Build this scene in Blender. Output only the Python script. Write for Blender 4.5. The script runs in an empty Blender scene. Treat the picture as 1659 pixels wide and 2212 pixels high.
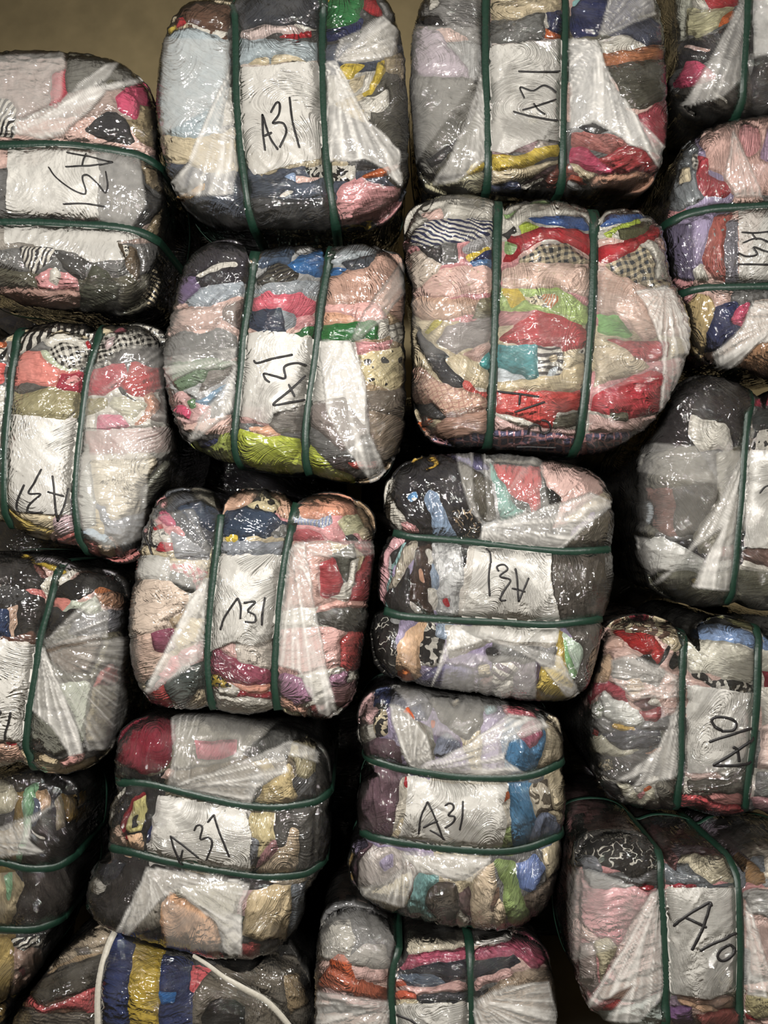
import bpy, math
import numpy as np

# ------------------------------------------------------------------ camera, light, exposure
SC = bpy.context.scene
COL = SC.collection
FPX, DIST, CAMZ = 1677.0, 1.9, 1.5          # focal length in px of the 1659 px wide frame, camera to stack, eye height
CX, CY = 829.5, 1106.0

cam = bpy.data.cameras.new('camera')
cam.sensor_fit = 'HORIZONTAL'; cam.sensor_width = 36.0; cam.lens = 36.0 * FPX / 1659.0
cam.clip_start = 0.05
camo = bpy.data.objects.new('camera', cam); COL.objects.link(camo)
camo.location = (0, -DIST, CAMZ); camo.rotation_euler = (math.pi / 2, 0, 0)
SC.camera = camo

SC.view_settings.view_transform = 'Standard'
SC.view_settings.look = 'None'
SC.view_settings.gamma = 1.0
SC.view_settings.use_curve_mapping = False
SC.view_settings.exposure = 0.0
SC.cycles.max_bounces = 4
SC.cycles.adaptive_threshold = 0.035
SC.cycles.diffuse_bounces = 2
SC.cycles.glossy_bounces = 1
SC.cycles.transmission_bounces = 2
SC.cycles.transparent_max_bounces = 6
SC.cycles.caustics_reflective = False
SC.cycles.caustics_refractive = False

world = bpy.data.worlds.new('world'); SC.world = world
world.use_nodes = True
world.node_tree.nodes['Background'].inputs[0].default_value = (1.0, 0.95, 0.88, 1)
world.node_tree.nodes['Background'].inputs[1].default_value = 0.08

def area(name, loc, target, sx, sy, watts, col):
    l = bpy.data.lights.new(name, 'AREA'); l.shape = 'RECTANGLE'; l.size = sx; l.size_y = sy
    l.energy = watts; l.color = col
    o = bpy.data.objects.new(name, l); COL.objects.link(o); o.location = loc
    d = np.array(target, float) - np.array(loc, float)
    from mathutils import Vector
    o.rotation_euler = Vector(d).to_track_quat('-Z', 'Y').to_euler()
    return o
area('hanging_lamp', (-0.75, -2.7, 2.05), (0.0, 0.0, 1.05), 0.6, 0.25, 108, (1.0, 0.965, 0.915))
area('fill_light_right', (1.4, -3.1, 2.3), (0.3, 0.0, 0.7), 0.7, 0.25, 70, (1.0, 0.965, 0.915))  # weaker fill added to soften the light, no fixture of the room

# ------------------------------------------------------------------ noise
_rs = np.random.RandomState(7)
_PERM = np.tile(_rs.permutation(256), 3)
_GR = _rs.normal(size=(256, 3)); _GR /= np.linalg.norm(_GR, axis=1)[:, None]
def pn(x, y, z):
    """Perlin noise, about -1..1"""
    x, y, z = np.broadcast_arrays(np.asarray(x, float), np.asarray(y, float), np.asarray(z, float))
    xi, yi, zi = np.floor(x).astype(int), np.floor(y).astype(int), np.floor(z).astype(int)
    xf, yf, zf = x - xi, y - yi, z - zi
    f = lambda t: t * t * t * (t * (t * 6 - 15) + 10)
    u, v, w = f(xf), f(yf), f(zf)
    out = 0
    for a in (0, 1):
        for b in (0, 1):
            for c in (0, 1):
                h = _PERM[_PERM[_PERM[(xi + a) & 255] + ((yi + b) & 255)] + ((zi + c) & 255)]
                g = _GR[h]
                d = g[..., 0] * (xf - a) + g[..., 1] * (yf - b) + g[..., 2] * (zf - c)
                out = out + d * (u if a else 1 - u) * (v if b else 1 - v) * (w if c else 1 - w)
    return out * 1.5
def ridge(n, k=2.0):
    return np.clip(1 - np.abs(n) * k, 0, 1) ** 2

# ------------------------------------------------------------------ colours and materials
def lin(c):
    c = np.asarray(c, float) / 255.0
    return np.where(c <= 0.04045, c / 12.92, ((c + 0.055) / 1.055) ** 2.4)
PAL = dict(wt=(208, 203, 193), cr=(205, 190, 160), bk=(30, 28, 29), gy=(112, 111, 110), lg=(168, 168, 168), dg=(68, 67, 66),
           ch=(52, 51, 53), nv=(40, 46, 82), bl=(48, 98, 152), lb=(140, 162, 195), rd=(170, 32, 42), dr=(124, 22, 42),
           co=(210, 95, 90), pk=(212, 150, 152), hp=(203, 80, 112), lp=(216, 182, 172), tn=(160, 138, 110), br=(92, 66, 52),
           mr=(122, 72, 88), lv=(165, 152, 184), pu=(122, 92, 130), gn=(42, 106, 58), lm=(172, 190, 68), lgn=(150, 182, 120),
           mi=(140, 185, 165), tl=(78, 150, 150), aq=(142, 188, 188), yl=(212, 184, 70), og=(205, 102, 48), pe=(216, 165, 136),
           ol=(88, 85, 72), be=(185, 168, 138), sm=(222, 142, 126), sl=(78, 84, 98), dn=(50, 62, 82))
NAMES = [('white', (208, 203, 193)), ('cream', (200, 185, 155)), ('black', (32, 30, 30)), ('grey', (118, 116, 114)), ('light grey', (165, 165, 165)),
         ('dark grey', (66, 64, 62)), ('navy blue', (42, 48, 84)), ('blue', (52, 100, 150)), ('pale blue', (142, 162, 192)), ('slate blue', (80, 88, 104)),
         ('red', (168, 45, 52)), ('dark red', (120, 25, 42)), ('coral', (205, 100, 92)), ('pink', (210, 150, 150)), ('bright pink', (200, 80, 112)),
         ('pale pink', (214, 180, 172)), ('tan', (160, 138, 110)), ('brown', (95, 70, 56)), ('mauve', (122, 76, 90)), ('lavender', (160, 150, 180)),
         ('purple', (118, 88, 126)), ('green', (45, 105, 60)), ('lime green', (170, 188, 70)), ('light green', (150, 180, 122)), ('teal', (85, 152, 150)),
         ('yellow', (205, 178, 72)), ('orange', (200, 102, 50)), ('peach', (214, 165, 136)), ('olive', (95, 92, 70)), ('beige', (185, 168, 138))]
def colour(s):
    if s in PAL: return PAL[s]
    return tuple(float(v) for v in s.split('.'))
def colour_name(c):
    return min(NAMES, key=lambda n: sum((a - b) ** 2 for a, b in zip(n[1], c)))[0]
PATNAME = dict(st='striped', ck='checked', dt='spotted', lp='leopard print', pl='plaid', kn='knitted', fl='floral', tx='printed')

class NT:
    def __init__(s, name):
        s.m = bpy.data.materials.new(name); s.m.use_nodes = True
        s.t = s.m.node_tree; s.t.nodes.clear()
    def n(s, typ, ins=None, **kw):
        nd = s.t.nodes.new(typ)
        for k, v in kw.items(): setattr(nd, k, v)
        for k, v in (ins or {}).items():
            if hasattr(v, 'is_output') or isinstance(v, bpy.types.NodeSocket): s.t.links.new(v, nd.inputs[k])
            else: nd.inputs[k].default_value = v
        return nd
    def math(s, op, a, b=0.0, c=0.0):
        return s.n('ShaderNodeMath', {0: a, 1: b, 2: c}, operation=op).outputs[0]
    def mix(s, f, a, b):
        nd = s.n('ShaderNodeMix', {0: f}, data_type='RGBA')
        for i, v in ((6, a), (7, b)):
            if isinstance(v, bpy.types.NodeSocket): s.t.links.new(v, nd.inputs[i])
            else: nd.inputs[i].default_value = v
        return nd.outputs[2]
    def out(s, sh):
        s.t.links.new(sh, s.n('ShaderNodeOutputMaterial').inputs[0]); return s.m

GAIN = 0.98
def alb(c):
    v = lin(c) * GAIN; v = np.clip(v.mean() + (v - v.mean()) * 0.97, 0.004, 0.80)
    return (float(v[0]), float(v[1]), float(v[2]), 1.0)
_fab = {}
def fabric(spec):
    """spec = colour or colour/pattern,colour2,period,angle ; pattern lengths are in px of the px attribute"""
    if spec in _fab: return _fab[spec]
    base, _, pat = spec.partition('/')
    nt = NT('fabric_' + colour_name(colour(base)).replace(' ', '_'))
    px = nt.n('ShaderNodeAttribute', attribute_name='px').outputs['Vector']
    c = alb(colour(base))
    nz = nt.n('ShaderNodeTexNoise', {'Vector': px, 'Scale': 4.0, 'Detail': 3.0}).outputs[0]
    tint = nt.n('ShaderNodeMapRange', {0: nz, 1: 0.3, 2: 0.7, 3: 0.86, 4: 1.1}).outputs[0]
    col = nt.n('ShaderNodeVectorMath', {0: c[:3], 'Scale': tint}, operation='SCALE').outputs[0]
    if pat:
        p = pat.split(',')
        c2 = alb(colour(p[1])); per = float(p[2]) / 100.0; ang = math.radians(float(p[3]) if len(p) > 3 else 0)
        wob = nt.n('ShaderNodeTexNoise', {'Vector': px, 'Scale': 3.0, 'Detail': 1.0}).outputs[1]
        wv = nt.n('ShaderNodeVectorMath', {0: wob, 1: (0.22, 0.22, 0.22)}, operation='MULTIPLY').outputs[0]
        pv = nt.n('ShaderNodeVectorMath', {0: px, 1: wv}, operation='ADD').outputs[0]
        rot = nt.n('ShaderNodeVectorRotate', {'Vector': pv, 'Angle': ang}, rotation_type='Z_AXIS').outputs[0]
        sp = nt.n('ShaderNodeSeparateXYZ', {0: rot})
        X, Y = sp.outputs[0], sp.outputs[1]
        def band(v, frac=0.5):
            m = nt.math('FRACT', nt.math('MULTIPLY', v, 1.0 / per))
            return nt.math('LESS_THAN', m, frac)
        k = p[0]
        if k == 'st': f = band(Y)
        elif k == 'ck': f = nt.math('MULTIPLY', nt.math('ADD', band(X), band(Y)), 0.5)
        elif k == 'pl': f = nt.math('MAXIMUM', nt.math('MULTIPLY', band(X, 0.25), 0.7), nt.math('MULTIPLY', band(Y, 0.25), 0.7))
        elif k == 'dt':
            vor = nt.n('ShaderNodeTexVoronoi', {'Vector': pv, 'Scale': 1 / per, 'Randomness': 0.6}).outputs[0]
            f = nt.math('LESS_THAN', vor, 0.34)
        elif k == 'lp':
            n2 = nt.n('ShaderNodeTexNoise', {'Vector': pv, 'Scale': 1 / per, 'Detail': 1.0}).outputs[0]
            f = nt.math('GREATER_THAN', n2, 0.53)
        elif k == 'kn':
            n2 = nt.n('ShaderNodeTexVoronoi', {'Vector': pv, 'Scale': 1 / per}).outputs[0]
            f = nt.n('ShaderNodeMapRange', {0: n2, 1: 0.1, 2: 0.7}).outputs[0]
        elif k == 'fl':
            vor = nt.n('ShaderNodeTexVoronoi', {'Vector': pv, 'Scale': 1 / per, 'Randomness': 1.0})
            sm = nt.math('LESS_THAN', vor.outputs[0], 0.22)
            sx = nt.n('ShaderNodeSeparateXYZ', {0: vor.outputs[1]}).outputs[0]
            f = nt.math('MULTIPLY', sm, nt.math('MULTIPLY', sx, 0.8))
        else:   # tx : squiggly print
            n2 = nt.n('ShaderNodeTexNoise', {'Vector': pv, 'Scale': 1 / per, 'Detail': 0.5}).outputs[0]
            ln = nt.math('LESS_THAN', nt.math('ABSOLUTE', nt.math('SUBTRACT', n2, 0.5)), 0.028)
            n3 = nt.n('ShaderNodeTexNoise', {'Vector': pv, 'Scale': 0.9 / per, 'Detail': 0.0, 'W': 3.0}, noise_dimensions='4D').outputs[0]
            f = nt.math('MULTIPLY', ln, nt.math('GREATER_THAN', n3, 0.44))
        col = nt.mix(f, col, c2)
    fine = nt.n('ShaderNodeTexNoise', {'Vector': px, 'Scale': 34.0, 'Detail': 2.0}).outputs[0]
    fv = nt.n('ShaderNodeAttribute', attribute_name='fold').outputs['Vector']
    fn = nt.n('ShaderNodeTexNoise', {'Vector': fv, 'Scale': 1.0, 'Detail': 2.0, 'Roughness': 0.55, 'Distortion': 0.3}).outputs[0]
    fl = nt.n('ShaderNodeMapRange', {0: nt.math('ABSOLUTE', nt.math('SUBTRACT', fn, 0.5)), 1: 0.0, 2: 0.16, 3: 0.0, 4: 1.0}, interpolation_type='SMOOTHSTEP').outputs[0]
    hh = nt.math('ADD', fl, nt.math('MULTIPLY', fine, 0.25))
    bmp = nt.n('ShaderNodeBump', {'Height': hh, 'Strength': 0.55, 'Distance': 0.0045}).outputs[0]
    bs = nt.n('ShaderNodeBsdfPrincipled', {'Base Color': col, 'Roughness': 0.85, 'Normal': bmp, 'Specular IOR Level': 0.12})
    _fab[spec] = nt.out(bs.outputs[0])
    return _fab[spec]

def film_material():
    nt = NT('clear_plastic_film')
    px = nt.n('ShaderNodeAttribute', attribute_name='px').outputs['Vector']
    hz = nt.n('ShaderNodeAttribute', attribute_name='haze').outputs['Fac']
    big = nt.n('ShaderNodeTexNoise', {'Vector': px, 'Scale': 5.0, 'Detail': 3.0, 'Roughness': 0.55, 'Distortion': 0.3}).outputs[0]
    flow = nt.n('ShaderNodeAttribute', attribute_name='flow').outputs['Vector']
    wob = nt.n('ShaderNodeTexNoise', {'Vector': px, 'Scale': 6.0, 'Detail': 1.0}).outputs[1]
    fv = nt.n('ShaderNodeVectorMath', {0: flow, 1: nt.n('ShaderNodeVectorMath', {0: wob, 'Scale': 0.38}, operation='SCALE').outputs[0]}, operation='ADD').outputs[0]
    vor = nt.n('ShaderNodeTexVoronoi', {'Vector': fv, 'Scale': 1.0, 'Randomness': 1.0}).outputs[0]
    mask = nt.n('ShaderNodeMapRange', {0: nt.n('ShaderNodeTexNoise', {'Vector': px, 'Scale': 1.7, 'Detail': 1.0}).outputs[0], 1: 0.36, 2: 0.62, 3: 0.05, 4: 1.0}).outputs[0]
    hgt = nt.math('ADD', nt.math('MULTIPLY', big, 0.5), nt.math('MULTIPLY', nt.math('MULTIPLY', vor, mask), 0.42))
    bmp = nt.n('ShaderNodeBump', {'Height': hgt, 'Strength': 0.5, 'Distance': 0.02}).outputs[0]
    fr = nt.n('ShaderNodeFresnel', {'IOR': 1.5, 'Normal': bmp}).outputs[0]
    gl = nt.n('ShaderNodeBsdfGlossy', {'Color': (1, 1, 1, 1), 'Roughness': 0.06, 'Normal': bmp}).outputs[0]
    tr = nt.n('ShaderNodeBsdfTransparent', {'Color': (0.97, 0.97, 0.96, 1)}).outputs[0]
    df = nt.n('ShaderNodeBsdfDiffuse', {'Color': (0.78, 0.76, 0.72, 1)}).outputs[0]
    mk = nt.n('ShaderNodeMapRange', {0: big, 1: 0.3, 2: 0.75, 3: 0.75, 4: 1.25}).outputs[0]
    a = nt.n('ShaderNodeMixShader', {0: nt.math('MULTIPLY', hz, mk), 1: tr, 2: df}).outputs[0]
    f = nt.math('MULTIPLY', fr, 1.6)
    b = nt.n('ShaderNodeMixShader', {0: f, 1: a, 2: gl}).outputs[0]
    return nt.out(b)

def sheet_material():
    nt = NT('milky_woven_sheet')
    px = nt.n('ShaderNodeAttribute', attribute_name='px').outputs['Vector']
    al = nt.n('ShaderNodeAttribute', attribute_name='alpha').outputs['Fac']
    big = nt.n('ShaderNodeTexNoise', {'Vector': px, 'Scale': 2.2, 'Detail': 4.0, 'Distortion': 0.8}).outputs[0]
    chk = nt.n('ShaderNodeTexChecker', {'Vector': px, 'Scale': 38.0}).outputs[1]
    crs = nt.n('ShaderNodeTexNoise', {'Vector': px, 'Scale': 9.0, 'Detail': 2.0}).outputs[0]
    hgt = nt.math('ADD', nt.math('MULTIPLY', chk, 0.05), nt.math('MULTIPLY', crs, 0.6))
    bmp = nt.n('ShaderNodeBump', {'Height': hgt, 'Strength': 0.2, 'Distance': 0.012}).outputs[0]
    mk = nt.n('ShaderNodeMapRange', {0: big, 1: 0.3, 2: 0.7, 3: 0.84, 4: 1.1}).outputs[0]
    aa = nt.n('ShaderNodeClamp', {0: nt.math('MULTIPLY', al, mk)}).outputs[0]
    tr = nt.n('ShaderNodeBsdfTransparent').outputs[0]
    df = nt.n('ShaderNodeBsdfPrincipled', {'Base Color': (0.74, 0.715, 0.67, 1), 'Roughness': 0.4, 'Normal': bmp}).outputs[0]
    return nt.out(nt.n('ShaderNodeMixShader', {0: aa, 1: tr, 2: df}).outputs[0])

def plain(name, c, rough=0.5, bump=0.0, scale=20.0):
    nt = NT(name)
    tc = nt.n('ShaderNodeTexCoord').outputs['Object']
    nz = nt.n('ShaderNodeTexNoise', {'Vector': tc, 'Scale': scale, 'Detail': 3.0}).outputs[0]
    v = nt.n('ShaderNodeMapRange', {0: nz, 1: 0.3, 2: 0.7, 3: 0.88, 4: 1.1}).outputs[0]
    col = nt.n('ShaderNodeVectorMath', {0: c, 'Scale': v}, operation='SCALE').outputs[0]
    ins = {'Base Color': col, 'Roughness': rough}
    if bump: ins['Normal'] = nt.n('ShaderNodeBump', {'Height': nz, 'Strength': bump, 'Distance': 0.01}).outputs[0]
    return nt.out(nt.n('ShaderNodeBsdfPrincipled', ins).outputs[0])
FILM, SHEET = film_material(), sheet_material()
GREEN = plain('green_strap', (0.008, 0.030, 0.0185), 0.42, 0.1, 120)
WHITE = plain('white_strap', (0.50, 0.47, 0.40), 0.45, 0.1, 120)
INK = plain('black_marker', (0.012, 0.011, 0.012), 0.5, 0, 60)

# ------------------------------------------------------------------ mesh helpers
def link_mesh(name, verts, faces, mat, parent=None, loc0=None, attrs=None, smooth=True):
    """verts (n,3) world metres, faces (m,4) or list of arrays"""
    me = bpy.data.meshes.new(name)
    v = np.asarray(verts, np.float32)
    if loc0 is not None: v = v - np.asarray(loc0, np.float32)
    groups = faces if isinstance(faces, list) else [faces]
    groups = [np.asarray(g, np.int32) for g in groups if len(g)]
    li = np.concatenate([g.ravel() for g in groups])
    tot = np.concatenate([np.full(len(g), g.shape[1], np.int32) for g in groups])
    st = np.concatenate([[0], np.cumsum(tot)[:-1]]).astype(np.int32)
    me.vertices.add(len(v)); me.vertices.foreach_set('co', v.ravel())
    me.loops.add(len(li)); me.loops.foreach_set('vertex_index', li)
    me.polygons.add(len(tot)); me.polygons.foreach_set('loop_start', st); me.polygons.foreach_set('loop_total', tot)
    if smooth: me.polygons.foreach_set('use_smooth', np.ones(len(tot), bool))
    for k, a in (attrs or {}).items():
        a = np.asarray(a, np.float32)
        at = me.attributes.new(k, 'FLOAT_VECTOR' if a.ndim == 2 else 'FLOAT', 'POINT')
        at.data.foreach_set('vector' if a.ndim == 2 else 'value', a.ravel())
    me.update(calc_edges=True); me.validate()
    me.materials.append(mat)
    o = bpy.data.objects.new(name, me); COL.objects.link(o)
    if parent is not None: o.parent = parent
    return o

def P(s, crop):
    ox, oy, k = crop
    a = np.array([[float(v) for v in q.split(',')] for q in s.split()])
    return a / k + np.array([ox, oy])
def inside(pts, poly):
    x, y = pts[:, 0], pts[:, 1]; r = np.zeros(len(x), bool)
    a = poly; b = np.roll(poly, -1, 0)
    for (x0, y0), (x1, y1) in zip(a, b):
        if y0 == y1: continue
        c = ((y0 > y) != (y1 > y)) & (x < (x1 - x0) * (y - y0) / (y1 - y0) + x0)
        r ^= c
    return r
def seg_dist(pts, line):
    d = np.full(len(pts), 1e9)
    for a, b in zip(line[:-1], line[1:]):
        ab = b - a; t = np.clip(((pts - a) @ ab) / max(ab @ ab, 1e-9), 0, 1)
        d = np.minimum(d, np.linalg.norm(pts - a - t[:, None] * ab, axis=1))
    return d
def catmull(p, closed, step):
    n = len(p); out = []
    for i in range(n if closed else n - 1):
        p1, p2 = p[i], p[(i + 1) % n]
        p0 = p[i - 1] if (closed or i > 0) else 2 * p1 - p2
        p3 = p[(i + 2) % n] if (closed or i + 2 < n) else 2 * p2 - p1
        m = max(2, int(np.linalg.norm(p2 - p1) / step))
        t = np.linspace(0, 1, m, endpoint=False)[:, None]
        out.append(0.5 * (2 * p1 + (p2 - p0) * t + (2 * p0 - 5 * p1 + 4 * p2 - p3) * t * t + (3 * p1 - p0 - 3 * p2 + p3) * t ** 3))
    if not closed: out.append(p[-1:])
    return np.concatenate(out)
def resample(p, n):
    d = np.concatenate([[0], np.cumsum(np.linalg.norm(np.diff(p, axis=0), axis=1))])
    s = np.linspace(0, d[-1], n)
    return np.stack([np.interp(s, d, p[:, k]) for k in range(p.shape[1])], 1)

# ------------------------------------------------------------------ one bale
TAPER = 16.0                                            # the bales narrow a little towards the wall
def bale(label, crop, outline, garments, straps, sheets=(), hazes=(), ink=(), y=0.0, D=560.0, R=85.0, pal='gy lp ch wt', vert=False,
         strap_w=18.0, ink_w=4.0, girth=None, seed=1, strap_smooth=3, strap_mat=None, step=3.2, haze0=0.012, crump=1.0, bulge=16.0):
    rng = np.random.RandomState(seed)
    s = (DIST + y + R * 0.00113) / FPX                     # metres per px on the widest section
    yf = y
    C0 = np.array([CX, CY])
    op = P(outline, crop); oc0 = (op.min(0) + op.max(0)) / 2
    op = op - 5.0 * (op - oc0) / np.linalg.norm(op - oc0, axis=1)[:, None]      # room for the relief of cloth and film
    oc = catmull(op, True, 2.0)
    lo, hi = oc.min(0), oc.max(0); cen = (lo + hi) / 2; ext = (hi - lo) / 2
    ang = np.arctan2(oc[:, 1] - cen[1], oc[:, 0] - cen[0])
    rad = np.linalg.norm(oc - cen, axis=1)
    o_ = np.argsort(ang); A_, R_ = ang[o_], rad[o_]
    A_ = np.concatenate([A_ - 2 * np.pi, A_, A_ + 2 * np.pi]); R_ = np.tile(R_, 3)
    gb = np.linspace(-np.pi, np.pi, 720, endpoint=False); rb = np.interp(gb, A_, R_)
    rb = np.maximum(rb, np.array([R_[np.abs(A_ - g) < 0.006].max(initial=0) for g in gb])); k3 = np.array([1, 3, 5, 3, 1.]) / 13; rb = np.convolve(np.concatenate([rb[-2:], rb, rb[:2]]), k3, mode='valid'); A_ = np.concatenate([gb - 2 * np.pi, gb, gb + 2 * np.pi]); R_ = np.tile(rb, 3)
    kk = np.exp(-0.5 * (np.arange(-48, 49) / 15.0) ** 2); kk /= kk.sum()
    rs_ = np.convolve(np.concatenate([rb[-48:], rb, rb[:48]]), kk, mode='valid')
    gb = np.append(gb, np.pi); rs_ = np.append(rs_, rs_[0])
    oc = cen + np.stack([np.cos(gb[:-1]), np.sin(gb[:-1])], 1) * rb[:, None]
    def tpar(q):
        d = q - cen; r = np.linalg.norm(d, axis=1)
        ro = np.interp(np.arctan2(d[:, 1], d[:, 0]), A_, R_)
        return r / ro, ro
    strap_uv = []
    def wbase(q):
        d = q - cen; ro = np.interp(np.arctan2(d[:, 1], d[:, 0]), gb, rs_)
        t = np.clip(np.linalg.norm(d, axis=1) / ro, 0, 1)
        dd = np.clip((1 - t) * ro, 0, R) / R
        w = R * (1 - (1 - (1 - dd) ** 2.3) ** (1 / 2.3)) * (1 - bulge / R) + bulge * t ** 2
        return w
    def wsurf(q):
        w = wbase(q)
        for sl in strap_uv:
            d = seg_dist(q, sl)
            w = w + (11 * np.exp(-(d / 15.0) ** 2) + 12 * np.exp(-(d / 48.0) ** 2)) * np.clip((R * 1.02 - w) / R, 0, 1)
        return w
    pers = lambda w: (DIST + y + R * 0.00113) / (DIST + yf + w * s)     # px on the section -> px in the picture
    def inv(p, f):
        q = p.copy()
        for _ in range(4):
            q = C0 + (p - C0) / pers(f(q))[:, None]
        return q
    for st in straps:
        sl = catmull(P(st, crop), False, 8.0)
        strap_uv.append(inv(sl, lambda q: np.minimum(wbase(q), 0.3 * R)))
    # ---- grid over the front
    N = int(np.clip(max(ext) * 2 / step, 50, 190)); N += N % 2
    fr = lambda d: int(np.argmax(((oc - cen) / ext) @ np.array(d)))
    cs = [fr((-1, -1)), fr((1, -1)), fr((1, 1)), fr((-1, 1))]
    def arc(i, j):
        fwd = np.arange(i, j + 1) if j > i else np.concatenate([np.arange(i, len(oc)), np.arange(0, j + 1)])
        return oc[fwd]
    area2 = np.sum(oc[:, 0] * np.roll(oc[:, 1], -1) - np.roll(oc[:, 0], -1) * oc[:, 1])
    if area2 < 0:
        oc = oc[::-1].copy(); cs = [fr((-1, -1)), fr((1, -1)), fr((1, 1)), fr((-1, 1))]
    per = np.concatenate([resample(arc(cs[k], cs[(k + 1) % 4]), N + 1)[:-1] for k in range(4)])   # 4N points, clockwise in the picture from top left
    I, J = np.meshgrid(np.arange(N + 1), np.arange(N + 1), indexing='ij')     # I down, J right
    a = 2.0 * J / N - 1; b = 2.0 * I / N - 1
    t = np.maximum(np.abs(a), np.abs(b)); tt = np.where(t == 0, 1, t)
    pa, pb = a / tt, b / tt
    k = np.where(pb <= -0.999999, (pa + 1) / 2 * N, np.where(pa >= 0.999999, N + (pb + 1) / 2 * N, np.where(pb >= 0.999999, 2 * N + (1 - pa) / 2 * N, 3 * N + (1 - pb) / 2 * N)))
    k0 = np.floor(k).astype(int) % (4 * N); kf = (k - np.floor(k))[..., None]
    po = per[k0] * (1 - kf) + per[(k0 + 1) % (4 * N)] * kf
    te = 0.42 * t + 0.58 * np.sin(t * np.pi / 2)
    te = np.where(t >= 0.999999, 1.0, te)
    UV = cen + (po - cen) * te[..., None]
    pk_ = np.concatenate([np.stack([np.zeros(N, int), np.arange(N)], 1), np.stack([np.arange(N), np.full(N, N)], 1),
                          np.stack([np.full(N, N), np.arange(N, 0, -1)], 1), np.stack([np.arange(N, 0, -1), np.zeros(N, int)], 1)])
    ring0 = pk_[:, 0] * (N + 1) + pk_[:, 1]
    # ---- sides and back
    K = 22
    out_dir = (per - cen) / np.linalg.norm(per - cen, axis=1)[:, None]
    sides_uv, sides_w = [], []
    for q in range(1, K + 1):
        f = q / K
        bar = -TAPER * f
        w = R + (D - R) * f
        inset = 0 if f < 0.8 else R * 0.8 * ((f - 0.8) / 0.2) ** 2
        sides_uv.append(per + out_dir * (bar - inset)); sides_w.append(np.full(4 * N, w))
    nf = (N + 1) ** 2
    fq = (I[:-1, :-1] * (N + 1) + J[:-1, :-1]).ravel()
    front_faces = np.stack([fq, fq + N + 1, fq + N + 2, fq + 1], 1)
    rings = [ring0] + [nf + q * 4 * N + np.arange(4 * N) for q in range(K)]
    sf = []
    for r0, r1 in zip(rings[:-1], rings[1:]):
        sf.append(np.stack([r0, np.roll(r0, -1), np.roll(r1, -1), r1], 1))
    side_faces = np.concatenate(sf)
    ncen = nf + 4 * N * K
    last = rings[-1]
    back_tris = np.stack([last, np.roll(last, -1), np.full(4 * N, ncen)], 1)
    faces = np.concatenate([front_faces, side_faces])
    def assemble(UVg):
        uv = np.concatenate([UVg.reshape(-1, 2)] + sides_uv + [cen[None]])
        w = np.concatenate([wsurf(UVg.reshape(-1, 2))] + sides_w + [[D]])
        return uv, w
    uv, w = assemble(UV)
    pix = C0 + (uv - C0) * pers(w)[:, None]
    # ---- which garment each face belongs to
    fc = pix[faces].mean(1)
    wf = w[faces].mean(1)
    def warp(q, amp, sc, o):
        return q + amp * np.stack([pn(q[:, 0] / sc, q[:, 1] / sc, o), pn(q[:, 0] / sc, q[:, 1] / sc, o + 9.7)], 1)
    fw = warp(warp(fc, 5.0, 26.0, seed * 1.37), 2.0, 9.0, seed * 2.1)
    specs, lab = [], np.zeros(len(faces), int)
    # loose filling garments first
    cols = pal.split(); nb = max(9, len(cols) * 3)
    sx, sy = (0.42, 1.5) if vert else (1.5, 0.42)
    sp = cen + (rng.rand(nb, 2) * 2.2 - 1.1) * ext
    dd = np.stack([((fw[:, 0] - p[0]) / sx) ** 2 + ((fw[:, 1] - p[1]) / sy) ** 2 for p in sp], 1)
    lab = dd.argmin(1)
    specs = [cols[i % len(cols)] for i in range(nb)]
    for line in garments.strip().splitlines():
        c, _, pts = line.strip().partition(' ')
        lab[inside(fw, P(pts, crop))] = len(specs); specs.append(c)
    lab[wf > D * 0.93] = 0
    sh = np.zeros(len(faces), int)
    fw2 = warp(fc, 2.0, 40.0, seed * 3.3)
    front_only = np.arange(len(faces)) < len(front_faces)
    for i, (a0, a1, pts) in enumerate(sheets):
        sh[inside(fw2, P(pts, crop)) & front_only] = i + 1
    # ---- every patch of cloth becomes a garment of its own; crumbs join a neighbour
    ek = np.concatenate([np.sort(faces[:, [c, (c + 1) % 4]], 1) for c in range(4)])
    key = ek[:, 0].astype(np.int64) * (len(uv) + 1) + ek[:, 1]
    fid = np.tile(np.arange(len(faces)), 4); od_ = np.argsort(key, kind='stable'); ks, fs_ = key[od_], fid[od_]
    pr = np.nonzero(ks[:-1] == ks[1:])[0]; fa, fb = fs_[pr], fs_[pr + 1]
    for rnd in range(3):
        comp = np.arange(len(faces)); same = lab[fa] == lab[fb]; x, yq = fa[same], fb[same]
        while True:
            m = np.minimum(comp[x], comp[yq]); c2 = comp.copy()
            np.minimum.at(c2, x, m); np.minimum.at(c2, yq, m); np.minimum.at(c2, comp[x], m); np.minimum.at(c2, comp[yq], m)
            c2 = c2[c2]
            if (c2 == comp).all(): break
            comp = c2
        size = np.bincount(comp, minlength=len(faces))[comp]
        small = size < 16
        if rnd == 2 or not small.any(): break
        for _ in range(8):
            sa_ = small[fa] & ~small[fb]; sb_ = small[fb] & ~small[fa]
            lab[fa[sa_]] = lab[fb[sa_]]; small[fa[sa_]] = False
            lab[fb[sb_]] = lab[fa[sb_]]; small[fb[sb_]] = False
    ucomp, newlab = np.unique(comp, return_inverse=True)
    specs = [specs[lab[c]] for c in ucomp]; lab = newlab
    back_lab = lab[len(faces) - 1]
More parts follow.
